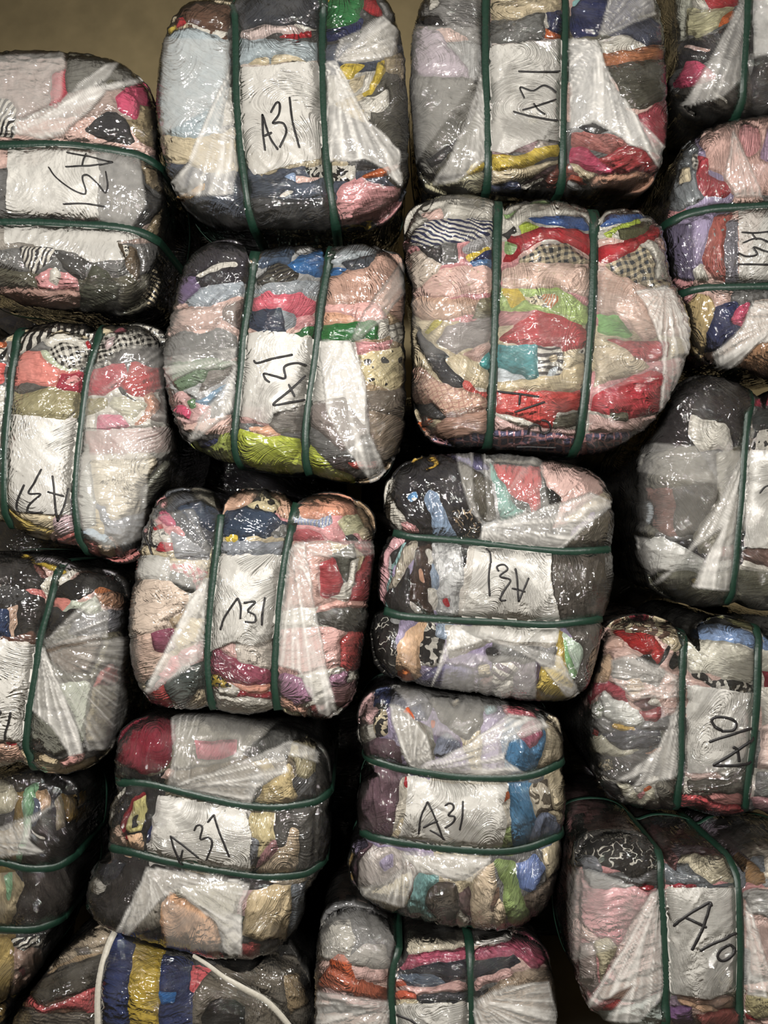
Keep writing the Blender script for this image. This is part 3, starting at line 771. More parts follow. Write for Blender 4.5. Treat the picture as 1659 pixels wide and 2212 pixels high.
bale('upright bale with sideways A31 above a yellow garment, navy cloth top right', (860, 0, 2.765),
 '75,250 95,120 140,-10 300,-130 500,-100 530,-60 560,-100 800,-140 980,-100 1010,-60 1040,-100 1300,-140 1480,-80 1535,0 1565,150 1580,300 1588,600 1590,900 1565,1020 1510,1110 1440,1150 1200,1165 900,1172 560,1170 330,1165 200,1140 130,1070 95,900 70,500',
 '''128.126.124 60,0 300,-200 520,-150 520,280 300,170 60,150
wt 160,0 230,-40 250,10 180,60
bk 85,150 130,90 240,90 300,160 180,150
188.172.186 50,250 110,165 250,170 300,280 370,330 440,460 250,480 50,450
115.113.108 50,450 450,460 520,500 440,720 330,880 200,1070 60,1000
ch 160,960 350,830 330,900 190,1015
yl 380,1060 460,970 530,950 530,1010 370,1070
176.170.140 180,1080 370,1060 530,1020 530,1280 250,1260 130,1130
196.180.150 550,-200 1000,-200 990,70 880,60 700,110 550,100
108.108.106 550,110 700,110 860,60 890,70 880,220 550,270
nv 895,65 1000,60 1000,220 950,200 905,170
wt 890,68 912,165 874,140
og 885,168 990,225 990,245 895,230
206.196.190 550,260 1000,230 1000,860 560,900
yl 770,690 830,680 840,735 785,740
gy 850,760 970,720 975,860 860,830
188.160.165 560,860 840,840 800,900 560,930
yl 555,915 720,930 830,880 1000,855 1000,920 850,960 750,1010 555,1018
cr 555,1020 760,1000 1000,940 900,1010 860,1060 700,1080 560,1120
72.48.52 880,1010 1000,970 1000,1260 850,1260 800,1100 730,1115
50.60.92 550,1110 720,1090 740,1150 710,1260 550,1260
wt 735,1120 870,1058 862,1085 735,1140
wt 720,1155 860,1110 850,1140 725,1175
108.52.42 960,985 1080,970 1080,1280 870,1280 880,1080
nv 1030,30 1100,-30 1300,-200 1540,-60 1540,60 1260,170 1200,200 1030,222
aq 1030,0 1110,-20 1040,40
76.80.98 1230,190 1510,90 1600,150 1600,270 1490,262
wt 1200,230 1350,200 1500,270 1440,300 1205,305
196.126.86 1205,320 1280,308 1600,262 1600,350 1400,370 1240,382
80.78.68 1230,385 1620,345 1620,590 1450,650 1370,650 1310,500
168.72.84 1430,680 1620,590 1640,940 1520,860
lg 1030,245 1200,235 1240,400 1360,650 1430,690 1540,900 1030,800
ch 1060,770 1160,720 1270,780 1180,802
190.122.116 1030,790 1310,800 1390,860 1300,940 1200,900 1030,870
hp 1025,870 1130,880 1200,960 1310,1030 1200,1040 1025,980
172.58.64 1200,960 1370,860 1450,880 1640,940 1560,1060 1390,1030 1320,1032
cr 1025,965 1200,1050 1400,1030 1350,1050 1160,1110 1040,1010
196.146.122 1130,1110 1180,1050 1430,1028 1560,1060 1480,1220 1200,1165
160.70.50 1025,1040 1090,1060 1130,1110 1020,1122
lg 1010,1070 1100,1130 1200,1165 1340,1185 1300,1215 1010,1160
170.140.55 1170,1200 1340,1180 1320,1290 1150,1300
140.70.40 1010,1190 1170,1195 1140,1300 1000,1290''',
 ['530,-60 530,300 540,700 540,1000 535,1188', '1010,-60 1010,200 1000,600 995,900 985,1190'],
 sheets=[(.93, .72, '550,290 600,275 985,240 985,850 830,840 650,920 555,900')],
 hazes=[(.5, '490,440 520,660 520,950 350,1080 210,1100 290,980 400,750 450,600', '500,410'), (.6, '1030,240 1190,240 1220,360 1320,560 1380,650 1600,900 1550,1000 1480,900 1380,860 1270,780 1160,720 1030,770', '1195,215'), (.35, '1200,210 1260,0 1500,-40 1530,90 1260,200', '1200,212'), (.18, '60,150 480,170 480,450 60,1050')],
 ink=['715,435 830,440 960,440', '752,595 728,530 800,550 860,520 900,535 935,565', '740,665 830,640 935,605', '870,695 830,665 805,625', '685,675 800,705 945,735'],
 y=.02, pal='gy lg ol lp', strap_w=17.5, girth=.5, ink_w=3.6, seed=3)

bale('black bale in the top right corner with one bright pink garment', (1360, 0, 2.633),
 '240,250 232,0 235,-200 300,-300 620,-330 700,-300 760,-330 1100,-300 1250,-100 1260,300 1200,600 1000,680 640,695 480,685 340,645 275,560 235,470',
 '''190.190.176 200,-300 380,-300 330,200 200,260
rd 380,-60 640,-60 640,20 580,35 450,30
206.200.162 310,50 640,30 560,70 500,150 400,210 320,190
og 490,150 560,70 620,50 590,110 550,135
48.46.50 200,240 300,220 400,210 560,145 700,150 700,300 500,330 240,400 200,420
lp 300,258 330,250 480,270 470,285 350,278
hp 230,470 300,400 310,345 420,350 490,420 490,500 330,520 240,490
62.58.54 230,520 280,520 650,400 690,420 690,780 400,780 230,640
wt 480,525 500,520 570,590 550,592
168.170.170 700,-300 1000,-300 1000,300 700,300
ch 700,300 1300,280 1300,760 680,760''',
 ['705,-305 700,0 685,250 665,500 640,690'], hazes=[(.4, '680,-100 660,330 640,450 520,550 300,600 400,450 560,150', '690,-60'), (.4, '710,-300 900,-300 830,300 710,330')],
 y=.08, pal='ch gy wt', strap_w=18, seed=4)

bale('bale with lavender left side and pale pink top, level green straps', (1360, 0, 2.633),
 '265,900 300,830 345,790 440,740 580,695 800,685 1100,690 1300,800 1370,1300 1300,1900 1000,2150 800,2165 640,2125 490,2085 400,2035 345,1950 315,1780 270,1680 215,1560 192,1400 190,1260 215,1100 240,1000',
 '''125.130.134 150,1180 230,1000 270,860 345,770 390,830 370,1000 420,1130 300,1200
cr 275,955 335,945 345,1030 280,1046
dg/ck,wt,9 340,850 392,870 392,965 350,950
178.66.76/fl,wt,8 385,870 450,900 440,990 540,1040 590,1080 540,1130 420,1120 380,1050
216.176.166 390,800 580,660 1200,660 1200,1120 600,1110 540,1000 450,960 450,900
pk 640,700 740,720 760,830 680,900 620,780
165.140.165 750,900 790,720 900,720 900,950
lv 150,1260 340,1220 480,1230 430,1400 420,1500 370,1600 350,1510 150,1570
96.88.112 160,1300 350,1260 350,1500 365,1600 180,1570
166.92.84/fl,aq,13 480,1220 600,1200 560,1300 540,1600 480,1590 410,1490 450,1350
112.110.118 550,1260 615,1240 620,1600 540,1600
wt 365,1540 410,1500 460,1600 385,1600
192.168.120 280,1760 380,1670 470,1680 490,1760 440,1900 400,2090 300,1960
46.52.88 490,1740 620,1700 640,1850 560,1960 480,2010 410,2020 450,1900
hp 580,1810 640,1720 695,1710 670,1800 640,1860 590,1840
150.112.82 600,2080 700,1980 790,1920 1000,1960 1000,2260 700,2260
205.186.174 480,2020 640,1870 720,1700 1100,1700 1100,1900 790,1920 600,2080 560,2200 470,2130
lv 60,1150 215,1150 200,1260 80,1280
90.82.66 60,1140 180,960 280,880 240,1010 210,1150''',
 ['186,1262 300,1220 450,1175 640,1155 1330,1120', '250,1655 400,1625 600,1615 1355,1600'],
 sheets=[(.7, .7, '615,1180 1200,1150 1200,1590 620,1590')],
 hazes=[(.5, '480,2010 640,1870 700,1720 1100,1700 1000,1900 720,1950 600,2080 500,2095', '900,1800'), (.3, '590,750 750,1110 600,1120 540,1000', '590,740')],
 ink=['630,1328 700,1330 800,1322', '640,1385 720,1360 815,1392', '690,1332 720,1368', '610,1440 660,1460 718,1450 700,1410 750,1425 800,1442', '610,1505 700,1505 808,1508'],
 y=.07, pal='lp pk gy lv', vert=True, strap_w=18, ink_w=3.6, seed=5)

bale('large round bale of red, lime and gingham clothes with no white sheet', (840, 400, 2.4397),
 '74,290 90,150 165,92 330,52 470,66 522,96 548,120 584,175 614,130 720,92 850,88 980,112 1055,155 1070,190 1082,238 1100,200 1142,145 1200,124 1340,140 1420,190 1450,400 1465,530 1535,620 1580,740 1562,930 1490,1100 1395,1240 1300,1330 1150,1405 980,1435 760,1410 540,1388 300,1372 190,1325 132,1220 118,1000 112,700 108,520 84,400',
 '''wt 30,330 80,120 330,0 560,80 565,180 100,280
wt/st,nv,9,-18 90,270 200,180 350,170 560,180 560,260 380,300 110,320
lp 160,140 280,120 280,180 180,168
ch 120,325 290,310 280,410 200,380 150,330
gy 275,300 370,300 365,400 280,422
158.156.158 390,330 450,280 555,270 555,320 400,360
yl 395,370 540,320 450,390 400,402
nv 430,400 540,330 560,400 480,390
80.112.152 420,402 560,390 560,445 470,430
205.190.176/fl,ol,9 60,380 150,340 280,420 160,540 60,560
216.180.170/fl,cr,14 80,560 150,540 290,430 480,420 560,450 560,560 300,592 130,582
200.166.146 80,590 300,590 480,600 450,680 250,720 120,690
122.116.94 480,600 560,570 560,705 440,700
182.170.66 175,780 240,710 290,720 200,790
152.144.142 300,740 560,690 560,800 350,890 240,830
62.62.66 140,760 230,840 330,910 390,1030 380,1080 290,1050 160,880
cr 290,920 370,890 470,930 560,960 560,1090 400,1040
tl 470,940 560,850 560,980 490,970
205.172.152/pl,166.120.110,11,20 80,970 160,960 260,1030 400,1080 540,1120 540,1200 320,1240 100,1150
co 385,1060 420,1030 480,1090 560,1090 540,1135
ch 120,1160 230,1150 310,1230 200,1242
og/lp,wt,8 145,1260 190,1210 230,1240 190,1295
190.150.132 160,1330 260,1250 540,1175 540,1310 300,1345
82.80.106/pl,pk,16 150,1330 340,1342 540,1310 560,1500 250,1480
wt 590,230 620,110 850,60 1080,160 1090,240 900,210 780,210
lgn 600,150 850,50 850,92 700,105 610,175
52.84.142 720,170 900,150 1030,160 1090,240 850,210 760,190
lm 675,212 720,190 815,222 700,240
bk 590,260 660,210 680,240 620,272
gy 595,295 650,245 660,270 620,302
166.34.44 590,410 650,270 800,215 1000,230 1085,280 1085,395 1000,330 900,290 800,290 650,390
lgn 605,300 690,310 650,350 605,360
62.66.72/ck,cr,15,12 675,402 800,310 940,305 1040,380 1070,418 850,400
wt 795,302 820,283 890,280 915,302 850,312
216.186.172/fl,be,12 590,440 720,400 1080,420 1080,600 850,540 590,535
172.196.118 580,540 900,540 1000,600 1080,660 1080,745 850,660 580,665
yl 590,548 680,540 720,600 640,650
cr/lp,ol,9 715,592 780,580 870,640 760,632
205.120.64/st,cr,6,70 790,575 890,570 900,612 850,640
182.62.68 570,810 660,740 780,660 860,670 940,700 1080,770 1060,840 900,885 780,842 620,832
wt/lp,ch,12 995,880 1070,815 1070,885
66.140.146 570,845 780,840 792,1010 740,1030 570,965
70.66.68/st,wt,15 780,848 910,850 925,930 900,1010 800,1012
be 850,892 888,890 890,928 852,932
rd 850,950 882,948 872,992 840,980
198.206.212 570,960 720,1010 740,1040 820,1020 900,940 880,1010 780,1050 570,1032
200.182.146 570,1040 900,1000 1060,915 1060,1085 820,1092 570,1082
206.74.70 560,1090 820,1088 1040,1085 1030,1180 900,1200 850,1290 740,1245 560,1200
ol 890,1225 1030,1185 1020,1262 880,1292
214.180.176 550,1215 700,1280 1020,1288 1020,1335 550,1295
88.84.114/pl,pk,17 540,1290 1020,1322 1000,1540 540,1500
wt 1105,230 1180,145 1300,130 1370,140 1250,182 1120,235
52.84.142 1105,225 1160,150 1300,142 1370,165 1200,192
lm 1125,245 1320,165 1335,200 1200,232 1170,282
86.86.58 1200,240 1330,190 1410,205 1300,272 1230,288
172.34.44 1105,320 1300,280 1420,190 1440,270 1290,340 1200,402 1105,405
70.74.80/ck,cr,15,15 1120,422 1300,350 1330,300 1480,390 1490,540 1400,562 1200,462
wt 1328,312 1370,278 1440,325 1470,500 1412,490 1400,370
214.182.168/fl,wt,10 1100,430 1250,480 1400,550 1500,530 1560,720 1350,830 1250,700 1095,670
132.190.110 1095,680 1200,680 1290,790 1270,812 1095,772
176.66.72 1095,790 1240,820 1480,820 1480,900 1350,942 1250,862
192.176.150 1075,1065 1090,850 1250,870 1390,960 1300,1000 1200,1022
182.56.66 1070,1110 1280,1010 1400,975 1500,1020 1480,1180 1300,1242 1065,1192
216.182.176 1060,1200 1200,1240 1420,1205 1480,1300 1200,1300 1050,1300
ol 1165,1202 1262,1200 1262,1252 1180,1240
82.78.102/pl,pk,15 1035,1310 1280,1305 1290,1440 1030,1540''',
 ['578,160 570,600 560,900 545,1150 535,1388', '1093,235 1085,600 1060,950 1025,1250 992,1432'],
 hazes=[(.5, '1465,530 1600,740 1510,1100 1400,1270 1440,1000 1430,830 1360,650 1300,560', '1460,520'), (.07, '590,540 1070,560 1060,1090 570,1090'), (.1, '1100,560 1300,600 1430,830 1430,1000 1080,1090'), (.1, '90,600 450,640 540,700 540,850 200,900')],
 ink=['570,1088 680,1100 790,1116', '690,1102 685,1160', '660,1196 760,1162 820,1142', '730,1310 742,1272 785,1265 808,1308 848,1290 838,1250 800,1235', '670,1370 780,1378 880,1380'],
 y=-.02, pal='lp wt cr pk', strap_w=19, ink_w=4.2, seed=6, R=100, bulge=26)

bale('bale with lime green band along its bottom and sideways A31', (330, 480, 2.9105),
 '70,850 98,720 138,560 180,340 230,235 330,130 450,95 520,105 565,140 592,188 634,288 664,222 720,180 850,143 1000,150 1072,190 1091,270 1142,182 1230,142 1400,147 1560,195 1582,350 1588,600 1588,900 1588,1200 1560,1400 1500,1550 1400,1630 1250,1640 1050,1605 975,1585 850,1590 700,1578 560,1545 460,1510 300,1450 185,1365 120,1200 84,1000',
 '''46.43.50 150,340 330,60 500,60 610,180 605,390 480,380 300,390
wt 262,332 400,258 520,235 542,268 420,290 285,345
112.96.128 120,500 170,330 250,340 290,400 240,470 200,512
152.160.168 200,500 300,400 560,370 590,440 440,490 350,520 220,522
190.160.150 100,580 230,520 430,520 440,600 390,670 120,690
110.95.90 440,520 580,480 560,680 440,602
105.105.105 60,740 200,680 300,700 400,660 540,700 540,850 300,900 60,880
110.130.106 60,900 350,850 540,880 400,980 150,1060
130.125.120 350,930 540,900 440,1000 280,1082
120.146.168 260,1130 400,1050 510,1000 440,1100 290,1172
212.172.170 60,1110 180,1060 260,1130 380,1150 350,1250 200,1280 70,1200
hp 108,1160 180,1150 240,1190 222,1242 130,1192
86.122.80 200,1130 260,1100 272,1172 240,1172
ch 70,1215 150,1220 170,1280 260,1340 410,1335 400,1370 200,1372 110,1292
lp 160,1290 520,1200 510,1330 300,1332
132.142.66 150,1370 300,1380 520,1325 530,1600 200,1500
nv 280,1390 420,1360 400,1390 310,1432
58.74.96 625,300 700,150 900,140 870,260 760,262
40.96.152 862,262 930,185 1060,160 1105,250 1080,350 920,322
70.66.58/st,bk,8,20 640,365 760,250 860,270 930,340 900,372 650,392
152.158.164 600,440 700,390 1070,360 1070,470 880,440 700,442
216.104.120 595,560 640,470 730,430 800,460 930,440 1040,510 1010,580 930,592 850,550 680,540
50.58.76 590,650 600,570 680,540 820,530 850,620 830,690 680,700
152.158.164 820,540 900,580 910,640 832,682
pk 900,590 1040,585 1040,650 890,672
gn 870,695 1030,648 1030,742 900,705
206.198.190 560,690 1010,720 1000,1160 540,1160
112.142.112 610,1240 700,1170 750,1220 680,1250
208.170.166 540,1150 750,1160 720,1280 520,1262
130.125.120 760,1210 980,1130 960,1325 800,1322 720,1272
pe 590,1292 740,1280 800,1340 700,1352
176.186.64 510,1285 700,1340 960,1360 970,1600 800,1590 650,1560 510,1500
dn 650,1455 700,1460 722,1476 670,1476
96.82.76 520,1520 700,1590 1000,1610 1000,1720 520,1700
172.180.186 1100,290 1150,170 1300,120 1420,170 1260,240 1170,260
62.66.74 1170,250 1410,190 1390,270 1320,300 1230,290
bl 1090,315 1160,270 1222,290 1180,322 1100,345
190.152.136 1090,345 1240,300 1350,290 1410,190 1620,180 1640,500 1640,680 1400,500 1080,532
222.172.166 1065,525 1400,500 1480,600 1200,640 1060,622
pe 1065,560 1250,580 1300,620 1065,650
40.106.52 1050,652 1300,620 1440,620 1440,730 1200,752 1040,748
wt 1420,620 1482,608 1492,722 1440,732
wt/pl,ch,16 1480,640 1640,630 1640,790 1500,742
pk 1260,760 1510,750 1480,830 1300,832
205.190.150/dt,ch,26 1300,830 1570,780 1640,800 1640,1010 1540,1062 1330,1002
112.102.92 1330,1060 1640,1040 1640,1250 1340,1202
130.115.100 1335,1180 1640,1240 1620,1420 1450,1520 1370,1352
198.190.182 1020,752 1270,752 1330,1000 1350,1340 1000,1160
130.120.116 970,1150 1340,1100 1365,1330 1200,1450 970,1260
176.186.64 960,1350 1070,1480 1220,1570 1300,1640 1100,1640 970,1560
72.66.66 1080,1500 1200,1470 1400,1500 1480,1570 1300,1622 1170,1562
188.66.58 1215,1508 1420,1508 1452,1552 1290,1572''',
 ['618,290 590,500 560,700 545,900 520,1150 505,1350 525,1480 545,1535', '1095,275 1060,450 1030,700 1005,900 975,1100 955,1300 960,1480 980,1580'],
 sheets=[(.93, .62, '565,720 690,680 800,690 1015,735 995,950 960,1150 760,1205 740,1270 535,1215 545,1000'), (.88, .7, '1025,752 1240,752 1290,850 1330,1100 1340,1300 1200,1100 990,1130 1005,950')],
 hazes=[(.35, '60,850 520,790 520,900 260,930 90,1020', '530,830'), (.5, '520,900 500,1180 220,1400 300,1230 440,1050', '530,830'), (.45, '1050,750 1240,750 1330,1000 1360,1330 1480,1600 1380,1640 1240,1450 1100,1200', '1180,735'), (.25, '1250,740 1330,560 1560,260 1600,400 1450,600 1300,740', '1240,750'), (.12, '140,560 520,500 520,800 70,900')],
 ink=['640,870 660,888 760,860 880,835', '740,1010 712,988 705,955 770,970 832,982 828,912 900,888 968,905', '960,968 860,1060 760,1148 860,1135 960,1118', '853,1020 890,1100'],
 pal='lp gy tn lg', strap_w=18.5, ink_w=4.6, girth=.55, seed=7)
bale('bale topped with black and white striped and gingham garments', (0, 670, 3.88),
 '-640,500 -560,250 -300,125 -60,130 15,188 60,240 86,300 132,232 200,165 350,100 550,92 730,115 808,225 850,200 960,132 1150,112 1300,142 1388,205 1402,400 1422,700 1465,1000 1470,1200 1415,1450 1310,1600 1250,1800 1190,2000 1140,2090 1030,2125 900,2105 770,2040 690,1985 600,1975 450,1965 280,1920 140,1835 60,1780 -100,1800 -400,1750 -600,1500 -660,1000',
 '''og -200,160 0,170 80,300 20,330 -200,300
bk/st,wt,18,70 -200,300 60,320 60,420 -200,400
co -300,420 50,440 30,640 -300,620
wt/st,bk,13,62 100,390 150,230 350,60 600,60 830,160 800,270 700,200 500,150 350,250 150,395
wt 345,245 480,180 640,180 780,290 740,340 560,270 400,300
bk/ck,wt,13,18 385,330 470,270 560,265 700,320 745,380 725,505 560,490 440,430
rd 700,270 730,255 775,310 740,332
190.196.172 335,330 390,340 500,460 700,510 520,515 420,430 350,352
216.134.124 60,600 120,430 200,340 330,350 440,480 720,520 500,540 470,640 350,640 250,590 60,640
166.58.74 465,632 500,530 740,518 730,695 540,692
215.150.150 540,590 620,540 680,580 600,652
150.142.108 40,880 90,640 300,600 500,660 700,700 680,930 400,900
96.92.88 80,650 220,600 400,640 300,680 150,702
214.208.202 0,870 680,920 620,1500 0,1600
162.156.166 60,1480 610,1520 620,1722 150,1702
206.180.186 440,1740 620,1725 640,1862 500,1892 455,1872
192.168.92 0,1580 130,1720 260,1790 450,1860 400,1920 200,1880 30,1790
172.156.112 60,1830 400,1915 480,2060 200,2000
142.76.70 445,1902 640,1855 660,1960 470,1985
206.170.160 480,1985 700,1960 740,2080 500,2060
bk/ck,wt,12,12 770,505 815,240 960,150 1150,70 1440,180 1440,360 1250,310 1000,320 900,470
112.52.62 945,165 1075,110 1062,165 970,195
192.172.172 868,262 950,200 952,272 880,332
70.66.66 915,432 1000,330 1230,310 1440,330 1440,490 1260,482 1200,430 1000,440
172.64.76 720,525 900,480 1050,440 1050,560 900,720 830,722 715,705
168.22.32 1010,622 1090,450 1180,430 1250,490 1440,480 1440,665 1200,722 1060,692
bk 980,662 1020,650 1080,720 1235,770 1200,782 1050,742
190.186.166 885,802 960,720 1020,710 1235,790 1230,822 1120,922 1000,862
196.140.115 1190,722 1290,680 1345,800 1320,880 1150,972 1090,972 1220,882 1240,792
150.142.108 705,740 890,740 900,820 760,882 690,900
92.66.60 1340,700 1450,690 1450,950 1260,932 1350,822
202.122.142 815,882 1000,878 1100,975 805,1005
192.142.142 690,1010 1400,980 1520,1000 1500,1180 1200,1195 760,1205
216.206.186 745,1212 1250,1200 1340,1250 1250,1420 1180,1520 1150,1722 920,1752 855,1642 790,1560
112.112.102 1250,1432 1400,1250 1520,1300 1350,1600 1200,1702 1180,1552
130.136.146 790,1622 880,1640 920,1762 1060,1742 1250,1700 1230,2000 1050,2022 900,1882
170.190.206 640,1832 780,1830 880,1900 1010,2022 800,1955 660,1912
198.120.116 620,1890 780,1940 1040,2030 1240,2010 1200,2160 1000,2180 700,2060
200.176.152 800,1960 950,1990 972,2082 860,2062
190.190.184 590,1500 640,1250 740,1100 785,1560 800,1800 650,1852''',
 ['105,290 60,500 40,700 10,1000 -5,1300 0,1600 40,1770', '805,225 740,400 690,600 650,900 610,1250 595,1500 600,1650 640,1900 685,1980'],
 sheets=[(.93, .8, '40,868 660,932 620,1250 590,1520 595,1720 100,1680 20,1560 15,1200'), (.5, .25, '690,1010 1400,975 1470,1000 1460,1150 1350,1240 760,1260 615,1500 640,1250')],
 hazes=[(.18, '740,500 1100,300 1380,330 1380,960 700,1000', '740,760'), (.25, '610,1250 760,1200 1250,1200 1200,1900 900,2000 650,1800')],
 ink=['445,1385 460,1500 470,1640 488,1770', '488,1770 540,1640 582,1490', '405,1520 540,1558', '355,1330 300,1440 250,1532 345,1540 290,1595 248,1642 252,1692 370,1692', '215,1460 165,1580 152,1650 170,1692'],
 y=.04, pal='lp gy cr wt', strap_w=17, ink_w=4.0, seed=8)

bale('bale with black top, white cloth corner and grey lower half', (1310, 780, 3.951),
 '285,900 325,760 425,600 520,400 600,225 750,130 950,140 1130,195 1225,320 1245,460 1285,350 1400,250 1700,200 1900,400 1950,1000 1900,1700 1700,2040 1400,2135 1200,2105 1080,2050 980,2085 850,2100 650,2070 450,1980 370,1890 305,1700 266,1550 285,1350 285,1100',
 '''42.38.40 200,780 520,300 600,100 750,0 1250,200 1240,460 1180,720 760,760 200,740
wt 692,560 720,465 850,490 1020,530 1070,620 1115,775 950,745 800,775 760,700 710,622
112.108.98 200,790 760,720 800,780 940,1000 940,1050 560,1082 200,1000
112.76.68 300,1070 570,1080 600,1230 560,1350 610,1500 500,1490 390,1410 340,1250
150.158.165 200,1200 380,1210 412,1240 370,1390 200,1340
80.76.70 580,1080 950,1050 960,1200 860,1400 750,1470 600,1512 560,1350 590,1250
152.148.136 940,780 1215,760 1190,1200 1130,1560 800,1652 740,1500 950,1182
198.198.193 200,1540 480,1500 640,1580 900,1720 1130,1690 1120,1775 900,1812 640,1802 400,1822 200,1720
122.76.70 865,1665 1000,1600 1140,1540 1130,1705 950,1692
95.94.80 200,1820 640,1800 850,1820 1120,1780 1110,2200 650,2200 250,2000
110.100.60 720,1880 770,1850 800,1900 750,1930
122.22.46 1260,390 1300,200 1600,150 1600,360 1280,382
50.54.54 1245,490 1300,390 1700,370 1700,560 1250,592
wt/lp,bk,16 1235,765 1250,600 1700,560 1700,765
214.210.205 1200,765 1900,770 1900,1600 1180,1590
110.85.78 1160,1600 1800,1600 1800,1800 1379,1792 1160,1700
wt 1160,1690 1300,1740 1600,1830 1400,1835 1150,1785
95.94.80 1120,1785 1800,1830 1800,2200 1080,2200''',
 ['1240,460 1215,800 1190,1200 1155,1550 1130,1800 1085,2045'],
 sheets=[(.95, .93, '1230,762 1800,770 1800,1590 1175,1590 1195,1200')],
 hazes=[(.22, '285,740 430,715 760,725 780,780 1130,760 1215,800 1190,1200 1120,1550 1000,1400 950,1060 560,1000 285,940'), (.5, '1215,780 1200,1100 1120,1600 1090,1950 740,1920 830,1720 1000,1400 780,1560 500,1850 400,1900 640,1700 950,1230 1130,830', '1190,760'), (.3, '270,1500 600,1560 640,1700 380,1820 280,1700'), (.1, '300,950 960,1000 900,1400 600,1510 300,1450')],
 ink=['1300,1130 1340,1080 1390,1060 1500,1040'],
 y=.07, pal='ol gy ch', strap_w=16, ink_w=3.5, seed=9)

